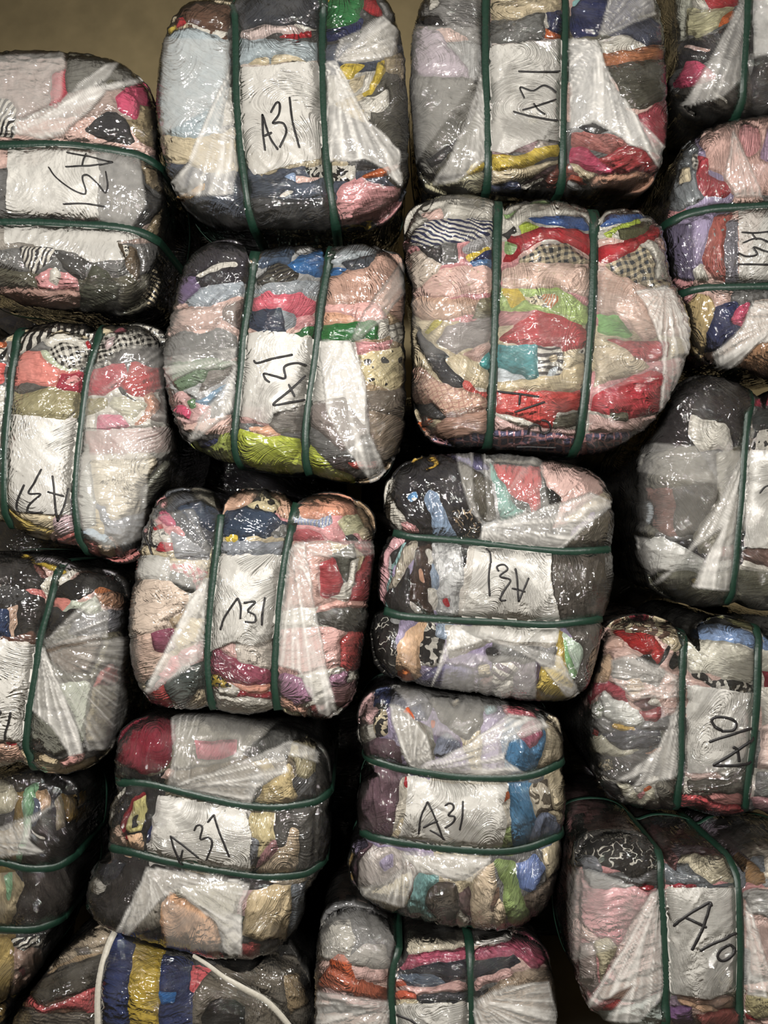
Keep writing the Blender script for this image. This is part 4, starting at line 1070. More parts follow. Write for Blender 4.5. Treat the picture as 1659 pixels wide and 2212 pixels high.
bale('bale with upside-down A31 between level straps, black garments at its left', (780, 960, 2.9105),
 '142,330 155,240 205,170 300,95 420,65 590,53 760,50 950,60 1130,88 1300,115 1455,165 1550,262 1583,380 1580,550 1562,620 1548,670 1570,740 1565,950 1520,1050 1498,1100 1498,1200 1468,1350 1435,1480 1390,1570 1300,1615 1150,1625 900,1585 600,1540 350,1500 220,1472 125,1430 80,1350 62,1200 72,1120 110,1060 150,1045 112,950 103,800 118,680 160,590 205,550 155,430',
 '''36.34.39 150,200 280,60 520,20 600,100 680,350 760,500 740,620 600,580 460,300 440,560 250,450 180,330
wt 100,350 150,200 200,190 190,350 280,480 250,540 150,450
200.160.60 310,108 400,65 475,65 488,110 430,152 335,150 432,138 466,102 400,82 330,122
pk 240,480 310,490 380,550 300,575
92.144.192/lp,wt,9 280,340 310,290 350,290 352,342 300,372
126.146.172 390,350 430,275 480,300 520,420 620,600 460,600 440,450
bk/tx,tn,12 560,420 700,400 760,500 740,600 640,570
106.102.140 515,60 600,30 740,30 810,160 700,152 560,82
90.86.76 600,95 720,150 820,220 860,470 780,500 700,400 640,250
120.166.156 800,100 860,170 930,310 1060,400 960,470 880,480 850,300
92.88.78 750,20 1150,60 1130,135 860,112
188.72.74 838,112 1130,130 1142,262 1120,402 1080,425 1060,380 920,290 870,200
70.70.68 930,320 1050,370 1072,422 1000,402
70.70.68 1140,280 1185,258 1185,380 1118,402
218.182.174 1138,112 1300,80 1500,140 1600,300 1480,420 1300,510 1200,530 1270,330 1180,265 1140,180
205.190.165 1465,335 1580,250 1640,370 1450,430 1350,532 1280,482
96.90.80 1220,680 1400,520 1640,370 1640,680 1500,700
216.166.172 60,880 130,680 230,560 290,580 180,700 160,900 150,1060 60,970
150.190.190 165,850 210,720 250,620 285,600 190,800 160,950 200,1070 150,1050
186.176.160 210,800 250,650 360,580 340,700 280,800 240,880 170,912
34.32.34 150,950 250,850 300,780 320,900 360,1080 180,1080
62.44.36 300,880 350,640 440,620 440,900 465,1090 380,1080 300,972
pe 358,780 380,765 412,890 370,852
wt 400,655 432,645 442,762 410,752
wt 298,962 390,1060 340,1070 275,970
og 288,975 325,970 320,1012 300,1006
142.158.178 440,850 450,690 490,800 500,960 450,905
wt 418,900 480,905 485,1070 430,990
206.206.206/lp,lg,14 445,610 640,600 650,750 685,860 630,1100 475,1080 500,850 460,762
rd 508,972 540,968 562,1032 520,1022
bk 618,610 740,620 720,700 690,852 650,792
214.208.200 680,620 1240,670 1270,1130 600,1110
78.72.66 1195,660 1640,640 1640,1110 1260,1130 1205,960
bk/tx,wt,15 0,1300 40,1120 110,1020 230,1045 240,1110 210,1250 230,1400 210,1520 60,1440
160.160.160 180,1090 240,1060 240,1125 200,1120
228.188.152 218,1265 280,1180 400,1090 390,1280 370,1470 310,1520 220,1402
208.112.46 190,1480 260,1408 300,1430 335,1480 300,1530 200,1530
bk/lp,wt,14 375,1250 440,1090 480,1150 550,1100 520,1300 480,1402 370,1402
140.156.176 460,1200 500,1110 575,1110 530,1222
102.96.138 310,1530 430,1420 540,1380 700,1420 720,1640 400,1600
182.176.166 520,1130 1250,1140 1220,1280 800,1250 560,1352
ch 768,1280 850,1268 872,1332 810,1382
cr 738,1402 810,1388 822,1462 740,1472
102.60.60 748,1482 830,1460 825,1640 745,1620
94.74.90/st,wt,22,-25 835,1382 1010,1370 930,1480 830,1562
90.74.94 1000,1380 1130,1370 1120,1680 930,1660 955,1452
wt 825,1572 955,1452 945,1640 830,1640
188.164.80 1080,1680 1130,1400 1220,1400 1235,1170 1275,1180 1290,1350 1340,1500 1420,1600 1280,1690
120.166.110 1268,1180 1340,1380 1372,1470 1330,1502 1280,1302
188.206.188 1268,1172 1422,1290 1372,1422 1330,1352
86.80.75 1280,1150 1560,1080 1530,1400 1400,1640 1350,1502 1420,1302''',
 ['205,552 320,580 450,592 700,615 1000,650 1300,675 1552,662', '148,1052 260,1085 500,1105 900,1125 1200,1140 1500,1105'],
 sheets=[(.95, .9, '715,640 1200,680 1190,830 1210,950 1260,1115 625,1095 690,850'), (.75, .6, '560,1140 1240,1160 1230,1250 900,1240 760,1225 640,1290 540,1240')],
 hazes=[(.6, '740,600 770,510 1100,420 1450,310 1590,370 1400,520 1240,665', '775,510'), (.28, '600,50 700,60 700,350 770,500 680,400 610,150', '770,505'), (.5, '590,1140 760,1230 560,1300 440,1530 520,1280', '580,1130'), (.4, '740,1200 1250,1330 1380,1590 1290,1580 1100,1350', '700,1190'), (.2, '760,50 1130,100 1180,400 800,480', '800,500'), (.22, '550,1300 1100,1350 1100,1600 500,1520')],
 ink=['780,655 805,690 812,750', '808,750 800,830 806,950', '862,800 850,772 880,758 905,765 915,790 870,828 935,852 900,910 870,970 910,976', '965,780 978,850 985,985', '985,985 1015,920 1050,838', '945,902 990,912 1030,925'],
 y=-.01, pal='bk gy lg lv', vert=True, strap_w=17, ink_w=4.0, seed=10)

bale('upright bale topped with denim and peach garments, A31 on white sheet', (260, 1030, 2.8603),
 '62,950 77,750 112,550 142,400 182,225 222,135 300,76 420,60 530,80 588,128 612,172 646,242 672,150 750,75 880,64 1000,92 1065,165 1085,215 1130,142 1250,95 1400,108 1525,172 1580,262 1575,400 1550,700 1520,950 1485,1150 1465,1300 1400,1430 1330,1485 1200,1500 1085,1470 1000,1425 955,1425 850,1468 700,1468 610,1440 560,1400 500,1420 350,1430 205,1410 135,1360 95,1270 65,1100',
 '''76.79.86 170,260 300,40 570,60 640,180 620,300 560,450 420,400 330,250
50.62.82 340,180 450,140 560,150 625,220 580,335 450,292
88.84.74 430,60 560,60 640,160 610,200 450,112
pk 215,152 260,105 292,130 272,192 230,192
196.90.120 213,252 240,200 300,220 342,312 280,302
wt/tx,ch,11 130,420 190,270 220,290 290,350 330,400 220,452
168.50.60 213,442 240,390 330,420 342,452 220,462
rd 190,302 240,290 262,322 200,322
150.152.158 300,330 420,400 560,460 560,520 330,502
wt/ck,196.80.90,15,20 290,540 430,525 550,600 480,702 400,622
180.178.172 100,480 300,500 300,620 180,650 90,642
68.70.68 300,600 380,590 480,680 440,722 350,692
216.196.180 40,800 90,640 280,640 420,730 410,850 330,930 190,962 40,1002
yl 345,752 390,718 402,742
tn 300,892 420,800 400,900 330,942
126.64.86 178,962 330,940 330,1050 260,1122 198,1072
212.182.166/fl,ol,22 40,1000 180,960 200,1080 330,1100 250,1200 120,1330 60,1200
196.150.150 340,1100 530,1000 530,1150 380,1182
58.66.64 258,1292 370,1190 540,1130 540,1290 420,1500 280,1342
64.70.66 120,1310 160,1250 242,1230 200,1312
178.72.72 130,1400 250,1290 300,1370 350,1460 220,1500
cr 80,1240 160,1310 150,1380 90,1340
180.165.140 380,1450 500,1300 555,1370 500,1460
206.166.142 630,230 680,100 780,50 1000,60 1090,190 1050,285 980,230 800,180
196.182.146/lp,bk,20 775,182 830,120 880,40 930,50 935,120 995,170 960,225 880,192
46.60.80 605,335 650,210 780,180 950,220 1040,300 1010,355 900,382 610,375
112.112.110/lp,lg,9 938,352 1000,290 1060,330 1050,385 960,382
yl 645,382 700,358 735,370 700,402 655,402
bk 718,392 780,378 895,378 850,412 760,412
cr 758,372 860,360 882,402 800,392
142.146.154 590,405 760,400 1020,400 1010,485 800,482 590,475
212.206.200 580,480 1010,480 970,1160 530,1160
214.176.170 540,1080 700,1020 740,1090 700,1132 600,1082
206.196.186 698,1052 900,980 960,1040 950,1192 850,1162 728,1142
132.62.80 530,1115 600,1060 700,1130 850,1180 955,1195 945,1282 800,1292 640,1252 530,1202
168.142.50/lp,bk,9 530,1295 530,1215 620,1230 682,1280 692,1312 620,1302
228.162.140 658,1262 800,1290 945,1278 900,1345 760,1332
152.44.54 698,1362 740,1320 830,1350 950,1318 950,1385 760,1372
wt 530,1312 700,1362 960,1382 980,1520 560,1520
gy 560,1412 650,1440 650,1520 560,1500
212.150.124 1075,205 1150,120 1300,70 1470,100 1510,230 1300,242 1150,262
142.154.188/st,lg,7,80 1035,302 1050,228 1100,228 1120,270 1300,238 1312,292 1250,312 1100,302
206.202.164 1338,282 1400,220 1480,228 1502,292 1480,352 1400,362
cr 1478,342 1540,288 1620,390 1500,385
170.142.112 1440,112 1560,150 1640,266 1600,380 1510,292
172.84.90 1040,405 1070,330 1200,330 1262,385
bk 1368,392 1400,358 1470,368 1478,398
200.162.152 1060,400 1300,400 1300,500 1230,550 1230,740 1350,760 1240,800 990,830
86.86.78 1305,472 1450,408 1462,520 1420,642 1380,662 1340,522
168.66.72 1228,542 1310,498 1350,560 1382,662 1330,742 1238,742
168.66.72 1450,418 1640,395 1620,700 1500,785 1415,762 1450,642 1520,502
wt 1430,522 1480,498 1455,662 1400,722
84.82.78 1188,862 1350,800 1620,805 1600,920 1430,962 1330,972 1280,922 1210,922
208.160.150 1240,800 1350,760 1620,780 1600,820 1350,800 1190,860
214.170.164 970,940 1110,928 1280,930 1410,972 1370,1182 1230,1192 1130,1230 960,1215
168.62.62 1368,1002 1440,960 1600,940 1530,1180 1400,1212 1360,1182
152.110.136 955,1232 1060,1218 1180,1310 1192,1382 1080,1422 985,1342
162.120.144 1300,1222 1420,1208 1400,1332 1280,1302
212.162.142 960,1390 1000,1350 1080,1420 1160,1430 1160,1520 1040,1480
122.60.60 1158,1422 1280,1398 1340,1490 1200,1520
192.182.142 1000,1430 1100,1460 1180,1500 1100,1540 1000,1480
176.130.136 1278,1312 1540,1240 1440,1440 1290,1402''',
 ['612,225 585,450 560,650 540,850 525,1100 535,1300 558,1408', '1048,330 1010,500 985,680 970,800 950,1100 945,1280 965,1425'],
 sheets=[(.95, .72, '590,492 1000,480 970,690 945,1000 800,1040 700,1012 550,1080 560,800')],
 hazes=[(.3, '130,520 550,505 500,700 300,640 110,620'), (.5, '535,620 500,1120 230,1300 140,1340 270,1100 420,780', '570,540'), (.5, '1010,490 1080,420 1140,400 1200,800 1230,950 1280,1200 1340,1485 1230,1450 1100,1200 960,1150 990,800', '1070,420'), (.3, '1140,400 1580,400 1560,470 1450,490 1180,490', '1070,420'), (.16, '200,250 450,200 560,470 300,500', '560,470')],
 ink=['625,945 640,890 660,850 730,745', '730,745 748,800 745,875', '765,775 832,770 790,822 830,850 830,892 770,892', '893,740 878,830 872,915', '160,340 180,410 200,480', '198,260 196,340 200,420', '155,412 190,420 230,430'],
 y=-.02, pal='lp pk wt cr', strap_w=18, ink_w=4.2, seed=11)

bale('bale with shiny black top and hazy film gathered at one green strap', (0, 1170, 4.174),
 '-620,900 -560,500 -350,180 -100,90 150,85 330,90 550,130 780,215 980,258 1110,325 1152,450 1155,620 1150,800 1135,1100 1100,1400 1040,1700 990,1890 850,2035 650,2095 450,2095 310,2020 243,1950 150,1985 0,2025 -200,2045 -500,1940 -640,1500',
 '''36.33.33 -600,400 0,100 320,150 420,400 420,560 330,860 100,870 -600,800
90.56.42 -400,850 100,860 300,800 330,940 -400,920
28.48.84 -300,580 100,620 110,850 -300,860
190.160.140 60,590 150,580 150,760 120,860 90,800
200.120.116 203,436 300,423 390,450 430,520 330,492 250,462
62.62.64 -400,420 100,400 230,450 300,500 100,560 -400,540
192.186.172 343,412 430,320 500,270 550,310 470,430 440,485 390,442
100.60.54 270,180 360,200 430,320 370,335 330,272
wt 460,460 500,350 620,240 760,240 620,330 520,402
30.28.28 450,510 520,400 740,285 960,270 1200,350 1260,540 1100,440 900,400 850,460 720,520 600,522
192.112.60 858,452 900,402 1012,430 950,462
162.122.97 858,472 1040,430 1180,500 1260,560 1000,602 930,562
206.130.120 440,555 490,508 600,510 622,540 570,612 510,592
190.196.180 558,622 650,530 760,540 870,490 962,652 800,642 700,602 580,642
28.27.29 400,880 430,580 520,590 560,640 700,600 760,640 580,762
112.112.117 640,742 800,660 1000,620 1280,590 1280,800 900,842 600,852
108.95.84 400,940 850,830 950,902 800,1202 600,1182 420,1052
112.106.86 950,832 1280,790 1260,1100 1010,1092 830,1202
152.74.70 828,1302 900,1180 1010,1090 1100,1130 1250,1280 1000,1322
172.177.162 480,1300 800,1250 832,1312 800,1702 740,1852 640,1500
120.110.86 828,1312 1260,1280 1200,1700 1000,2000 780,1802 800,1502
112.112.102 220,1580 450,1500 652,1882 480,1922 220,1802
50.48.46 215,1800 350,1810 372,1872 500,1930 632,1910 642,1962 530,1972 300,1902
206.186.152 200,1890 380,1920 520,1980 620,2040 850,1950 1050,1930 900,2130 650,2180 350,2120 220,1990
200.146.140 518,2002 650,1930 762,1910 752,1992 650,2032 560,2052
206.166.146 -500,1850 160,1830 230,1960 0,2120 -500,2060
rd 40,1822 160,1788 152,1842 50,1852
214.208.200 -500,880 0,885 320,935 300,1200 240,1480 210,1820 -500,1820
168.142.46 165,140 200,70 320,60 310,152 200,152
166.160.166 305,157 340,60 500,80 840,130 760,235 680,242 550,232 440,172
168.142.46 240,160 430,178 625,268 560,302 480,262
150.146.152 720,250 860,150 1160,180 1150,290 960,280
168.142.46 1140,320 1160,180 1300,200 1260,450''',
 ['450,440 390,650 330,850 300,1050 260,1300 220,1550 200,1800 205,1900 243,1950'],
 sheets=[(.95, .9, '-500,885 0,885 310,940 290,1200 240,1470 210,1790 -500,1800')],
 hazes=[(.3, '400,900 560,760 850,480 980,650 950,850 700,900 420,960', '400,920'), (.6, '335,950 400,960 560,1350 700,1700 740,1900 630,1930 480,1650 250,1480 300,1200', '370,935'), (.25, '450,1000 850,900 1150,850 1130,1500 1000,1850 800,1880 560,1350', '380,930')],
 ink=['-60,1550 -20,1518 5,1515 15,1530 -10,1565', '105,1525 95,1580 80,1640 55,1720 52,1795'],
 y=.03, pal='gy lp ol', strap_w=15, ink_w=4.6, girth=.5, seed=12)

bale('bale with sideways A10 below a pale blue cuff, red garment at left', (1240, 1290, 3.9594),
 '103,950 133,700 203,480 233,310 300,205 420,155 600,135 745,175 865,275 925,360 975,410 1000,340 1050,235 1200,150 1350,157 1520,225 1600,332 1668,250 1750,178 2000,200 2250,400 2300,1000 2200,1600 2000,1830 1750,1865 1640,1835 1520,1770 1440,1825 1300,1855 1100,1835 950,1785 892,1750 800,1812 650,1822 450,1785 305,1725 207,1600 145,1450 113,1200',
 '''186.172.142/lp,br,16 260,260 330,160 600,100 880,250 940,420 830,420 720,330 600,290
124.22.42 465,155 560,115 660,155 600,188 500,182
168.26.26 305,282 400,260 450,300 640,300 740,390 795,470 740,580 650,520 500,440 380,330
206.170.156 180,420 310,290 400,340 440,430 320,450 250,482
30.28.28 518,512 640,490 740,580 800,410 835,410 820,480 740,615 620,582
22.22.22 805,602 880,440 925,550 850,645
cr 758,352 880,280 960,450 870,462 830,422
190.160.132 100,720 180,500 300,480 330,550 300,720 200,722
142.137.132 318,552 520,520 800,640 720,780 560,722 330,702
200.176.152 438,762 500,700 560,690 612,790 540,832 460,822
184.80.92 80,920 140,730 300,720 420,770 450,870 502,942 420,922 340,872 220,822
207.207.202 198,862 240,800 340,870 420,890 560,980 622,1060 540,1122 350,1082 230,1002
207.207.202/lp,130.140.120,14 60,1010 150,900 230,880 232,1010 200,1052
116.86.86 488,902 640,860 742,950 600,982
wt 618,902 690,850 742,880 752,940 660,922
152.72.74 558,992 740,940 762,1000 700,1062 620,1062
216.176.80 318,1122 340,1080 552,1140 440,1152
80.80.88 228,1172 400,1150 760,1150 760,1270 500,1302 370,1312 290,1232
122.44.42 148,1112 210,1150 200,1192 150,1172
196.191.171 70,1210 230,1180 380,1310 620,1310 400,1372 250,1372 180,1325 80,1330
190.150.130 598,1332 760,1285 760,1335
86.83.81 80,1380 760,1340 700,1502 560,1622 350,1572 120,1482
ol/lp,cr,7 178,1422 320,1390 332,1472 240,1492
120.116.106 740,1160 940,1080 940,1780 760,1832 700,1622 740,1562
172.78.74 190,1640 350,1710 372,1762 320,1800 220,1720
52.51.53 215,1642 260,1580 370,1590 402,1692 350,1712
207.202.182 358,1592 480,1600 550,1680 700,1640 692,1750 600,1802 500,1792 400,1702
og 588,1662 670,1610 682,1640 600,1692
pk 538,1702 600,1660 612,1702 560,1742
112.110.72 1080,200 1200,100 1400,120 1600,320 1440,265 1300,182
26.25.25 1060,205 1200,158 1340,200 1450,275 1250,205
124.150.192 940,350 1080,200 1250,210 1450,280 1610,335 1605,455 1400,390 1250,360 1080,330 980,362
206.202.188 950,365 1080,340 1300,370 1600,475 1600,705 1480,742 1150,652 960,642
26.25.25/lp,wt,15 960,652 1100,648 1180,700 1320,720 1590,762 1590,825 1400,802 1180,762 1050,702
206.202.198 960,740 1590,830 1540,1430 960,1500
150.145.140 960,1100 1200,1150 1200,1500 960,1500
218.190.182 960,1502 1200,1488 1312,1560 1200,1572 960,1542
90.86.78 950,1560 1312,1558 1540,1420 1510,1690 1250,1712 970,1662
184.66.72 920,1690 1060,1700 1300,1790 1500,1770 1440,1900 1200,1940 900,1840
192.130.126 1090,1712 1510,1675 1500,1790 1250,1772
124.150.192 1610,455 1620,320 1750,280 1900,300 1900,450
206.202.188 1610,450 1900,450 1900,650 1620,642
124.22.42 1620,652 1900,640 1900,762 1620,762
wt 1610,780 1900,780 1900,1080 1610,1100
214.190.182 1600,1100 1900,1080 1900,1480 1570,1482
gy 1560,1502 1900,1500 1900,1760 1530,1702
202.150.156 1510,1702 1900,1760 1900,1940 1600,1900''',
 ['963,470 955,800 950,1200 945,1500 905,1760', '1608,330 1605,800 1575,1200 1530,1550 1492,1785'],
 sheets=[(.93, .8, '975,758 1180,770 1400,810 1590,832 1580,1200 1540,1400 1200,1495 970,1500 975,1200')],
 hazes=[(.45, '925,770 920,1000 905,1500 740,1560 500,1620 420,1740 600,1480 330,1590 560,1420 720,1290 800,1080', '905,790'), (.3, '320,540 500,480 800,640 915,700 915,850 500,860 330,700', '890,740'), (.06, '200,850 700,900 700,1500 250,1600')],
 ink=['1262,1138 1195,1098 1172,1040 1230,1018 1330,1035 1372,1075 1345,1130 1250,1142', '1148,1232 1330,1168 1502,1110', '1522,1188 1350,1320 1178,1428', '1178,1428 1350,1430 1512,1402', '1340,1268 1378,1300 1395,1400'],
 y=.03, pal='wt gy lp', strap_w=16, ink_w=6.2, seed=13)

bale('bale with mauve left end, blue garment at right and upright A31', (730, 1460, 3.13),
 '132,300 155,185 215,110 300,68 450,70 700,118 1000,155 1250,194 1405,235 1495,292 1522,420 1522,560 1512,615 1535,720 1535,950 1508,1100 1500,1250 1468,1400 1405,1550 1335,1620 1200,1678 1000,1682 750,1655 500,1610 350,1575 205,1480 90,1410 70,1300 85,1200 150,1130 192,1100 135,1000 123,850 152,720 230,635 288,600 205,560 147,450',
 '''206.166.166 80,300 150,120 240,60 230,200 290,260 240,332 120,322
46.56.98 228,192 240,80 300,40 380,50 350,202 300,222 250,192
bk 222,142 260,170 340,190 330,222 260,202
wt 80,400 150,320 230,330 262,420 240,492 120,462
yl/lp,ch,10 248,402 280,350 332,360 332,412
bk/lp,cr,15 228,332 270,220 330,230 342,402 250,422
102.76.88 100,490 250,420 370,430 430,520 430,600 250,542 150,560
wt 140,545 230,550 330,600 240,620
116.116.126 355,50 700,90 640,220 600,300 540,302 480,202 400,242 350,202
76.80.104 498,202 590,180 602,300 560,302
206.96.54 453,202 480,208 530,290 572,312 510,322 470,262
206.96.54 628,302 662,298 662,352 640,362
96.93.86 618,152 800,90 1000,150 970,362 880,442 760,372 680,282
cr 758,172 810,128 832,160 790,212
142.137.127 368,222 470,260 640,360 662,562 500,640 420,500 380,332
122.127.144 658,442 740,380 842,482 700,562 650,542
130.162.168 988,182 1080,150 1082,242 1000,252
188.94.106 1078,162 1250,150 1400,200 1352,292 1240,272 1150,262
62.110.148 1098,442 1150,280 1240,280 1400,350 1422,450 1380,552 1310,662 1250,720 1130,720 1120,552
152.84.106 1208,392 1270,290 1370,280 1392,402 1300,502 1260,442
112.112.112 1338,222 1460,240 1400,342 1350,292
196.182.156 1398,352 1430,240 1540,310 1540,580 1400,660 1290,720 1380,562 1412,462
102.77.88 80,860 150,720 280,590 480,670 475,720 442,852 445,962 380,1100 300,1140 130,1040
206.198.184 430,680 1180,720 1180,1200 360,1130
rd 453,682 476,690 476,748 455,742
og 1098,832 1150,755 1162,830 1120,862
62.114.152 1158,720 1320,720 1300,830 1342,952 1300,1130 1190,1210 1165,902
202.190.170/lp,90.80.68,20 1300,740 1420,690 1485,830 1472,922 1350,952 1300,832
120.131.158 1338,982 1380,930 1480,960 1540,1080 1400,1160 1270,1190 1310,1082
cr 1418,692 1540,620 1540,920 1470,925
150.166.110 1050,1162 1100,1050 1170,1020 1190,1215 1050,1215
cr 330,1140 440,962 470,1150
102.77.88 60,1420 100,1240 180,1120 240,1140 150,1230 130,1330 120,1450
150.120.62 40,1390 50,1180 112,1190 90,1300 95,1432
192.182.177 130,1260 230,1140 450,1180 440,1330 380,1422 250,1442 140,1432 120,1372
152.142.168 258,1252 370,1200 382,1300 300,1332
182.170.142 90,1440 300,1430 440,1350 500,1330 470,1570 380,1640 150,1530
138.187.187 508,1402 540,1330 680,1360 672,1410 600,1452 582,1530 622,1590 672,1640 640,1760 560,1720 562,1612 480,1612 458,1562 520,1452
70.62.54 370,1600 460,1560 480,1615 562,1615 560,1720 640,1760 672,1640 622,1590 582,1530 600,1452 680,1400 800,1400 822,1502 810,1790 400,1700
cr 798,1402 840,1400 852,1472 820,1482
86.66.66 828,1482 890,1420 915,1600 870,1780 820,1602
wt 798,1612 830,1590 882,1660 865,1760 800,1740
208.188.162 908,1482 940,1300 1050,1260 1072,1400 1050,1542 1040,1780 890,1780
92.68.54 1038,1542 1080,1420 1102,1500 1060,1612 1030,1602
208.188.162 1058,1602 1100,1500 1132,1600 1170,1760 1040,1770
140.162.98 1045,1240 1200,1240 1232,1440 1290,1580 1340,1720 1200,1760 1130,1582 1110,1402
110.132.186 1205,1270 1340,1200 1410,1290 1350,1442 1330,1502 1225,1432
96.82.70 1345,1452 1510,1300 1450,1600 1330,1700 1260,1502
178.173.163 450,1210 1055,1240 940,1322 850,1402 700,1362 540,1322''',
 ['288,600 400,640 560,670 800,705 1050,715 1250,705 1380,670 1476,622', '195,1100 350,1140 600,1180 850,1205 1100,1215 1300,1185 1466,1115'],
 sheets=[(.94, .88, '470,665 600,700 800,730 1160,740 1115,860 1145,1000 1085,1200 700,1190 390,1140 450,960 470,800')],
 hazes=[(.5, '350,200 450,230 600,400 640,580 520,640 460,560 380,330', '510,630'), (.5, '510,640 900,450 1150,260 1380,300 1420,350 1150,440 1120,560 1300,670 1000,700 700,680', '515,630'), (.4, '440,1190 1050,1230 900,1390 540,1320 440,1560 120,1440 300,1390 440,1300', '450,1180'), (.2, '350,60 1150,160 1140,260 880,450 640,400')],
 ink=['545,1060 560,950 605,845', '605,845 655,950 710,1092', '575,1015 625,990 675,970', '720,1095 690,1068 620,1030', '720,872 745,855 772,862 778,890 745,932 782,940 785,965 760,995 720,1018', '842,840 838,940 820,1032'],
 y=-.01, pal='cr gy br lv', vert=True, strap_w=17, ink_w=4.0, girth=.42, seed=14)

bale('bale with dark red upper left end and slanted A31 on white sheet', (160, 1520, 2.765),
 '252,300 265,185 330,115 450,78 590,63 800,60 1000,85 1200,130 1340,170 1470,245 1530,340 1545,500 1525,590 1538,720 1530,860 1500,970 1450,1040 1400,1110 1375,1250 1300,1390 1210,1455 1100,1500 1000,1512 800,1478 560,1418 270,1330 160,1295 80,1260 65,1150 105,1010 165,930 255,895 218,800 208,650 242,560 285,485 258,400',
 '''118.20.42 200,330 260,140 340,70 480,30 592,40 602,200 560,382 430,432 340,402 310,392
bk 200,345 310,388 350,402 440,440 560,400 520,500 280,500
lp 518,442 560,388 602,400 570,452
132.128.117 590,40 1000,40 1220,110 1000,332 800,382 580,402 600,200
192.104.117 718,222 900,210 982,200 970,292 860,342 810,332 730,332
80.80.78 998,302 1200,120 1370,150 1300,240 1280,332 1100,352
168.152.112 1058,352 1150,320 1202,380 1140,445 1110,402
168.158.127 1278,302 1310,230 1400,180 1500,260 1500,360 1400,455 1350,432 1330,352
78.78.80 1318,442 1400,450 1520,330 1520,520 1460,640 1330,640
197.177.132 1070,630 1130,500 1240,420 1280,350 1322,390 1310,470 1332,560 1290,640
110.110.108 1028,552 1060,420 1140,440 1112,560 1050,600
31.26.29 150,720 240,540 330,480 560,500 535,620 440,702 432,870 462,980 420,940 420,752 350,532
wt 165,680 240,540 312,480 290,532 240,622 215,760
142.20.36 278,682 350,560 430,510 445,560 350,602 310,722 322,842 270,762
208.198.132 308,722 350,590 430,535 432,642 400,762 320,772
bk 333,685 377,658 382,742 338,752
be 343,695 368,675 372,728 348,735
227.187.152 308,792 400,770 422,860 400,940 335,930
190.160.142 180,780 270,720 312,850 335,930 200,900
pk 458,692 510,640 502,742 470,742
nv 428,782 470,720 482,800 450,872
212.207.202 500,540 1060,640 1060,1020 430,950
192.177.136 1036,702 1080,645 1215,650 1202,800 1150,862 1090,922 1060,782
142.102.106 1106,902 1190,808 1232,870 1080,1002
76.74.72 1205,640 1500,600 1500,1000 1330,1020 1352,852 1310,742 1270,852 1220,872 1200,802
187.167.142 1070,1025 1230,880 1270,850 1290,728 1342,760 1357,870 1330,1010 1200,1070
112.114.120 1048,802 1110,828 1090,902 1048,1000
33.29.31 0,1270 90,960 200,880 440,930 445,1000 380,1102 280,1400 60,1330
44.46.56 100,980 200,905 300,950 270,1032 180,1062 105,1030
wt 90,1102 120,1030 182,1080 170,1112 130,1142 100,1125
142.136.126 430,985 700,1010 900,1100 560,1182 520,1332 280,1420 380,1122
207.162.127 518,1202 580,1130 700,1180 850,1322 895,1580 700,1560 520,1480
182.177.162 558,1122 850,1060 1000,1080 1022,1220 950,1352 1002,1402 930,1560 880,1382 800,1252
197.167.167 978,1262 1000,1120 1080,1105 1062,1200 1010,1322
70.82.72 943,1292 980,1258 1022,1280 1000,1332
197.177.142 1048,1122 1200,1080 1310,1085 1325,1250 1290,1400 1120,1422 1000,1382 1020,1282
164.70.70 985,1452 1060,1420 1122,1440 1110,1600 980,1580
52.50.50 1108,1452 1230,1400 1240,1520 1110,1560
98.104.112 1300,1085 1400,1060 1380,1300 1290,1420 1278,1382 1312,1232
54.52.50 1450,150 1700,100 1700,620 1450,620
46.45.44 1440,620 1700,600 1700,1000 1430,980
90.80.64 1380,1080 1480,1000 1470,1100 1400,1200''',
 ['288,488 380,492 460,505 600,540 800,590 1000,630 1200,640 1350,620 1460,590 1530,562', '258,892 360,920 500,960 700,1000 900,1035 1100,1060 1250,1055 1380,1030 1450,1000'],
 sheets=[(.94, .85, '520,545 800,600 1030,650 1062,780 1050,1000 700,970 440,925 480,780 525,620')],
 hazes=[(.34, '580,70 760,60 700,300 690,470 560,500 600,300', '590,495'), (.5, '570,490 900,380 1300,230 1450,290 1450,350 1250,300 1280,400 1090,500 1050,600 800,570', '580,495'), (.45, '430,980 900,1040 1050,1080 1000,1200 1000,1500 900,1480 850,1300 620,1120 520,1160 320,1380 260,1350 380,1120', '440,985'), (.15, '700,60 1200,120 1000,330 700,460'), (.15, '520,1150 850,1300 890,1480 560,1440')],
 ink=['580,780 610,870 655,960', '585,785 660,840 752,912', '655,862 645,900 635,928', '720,755 735,725 758,720 770,740 758,800 800,792 825,808 825,845 795,922', '800,705 838,658', '838,658 870,760 932,905'],
 y=0, pal='ch dg bk 110.100.84', vert=True, strap_w=16, ink_w=4.0, seed=15)

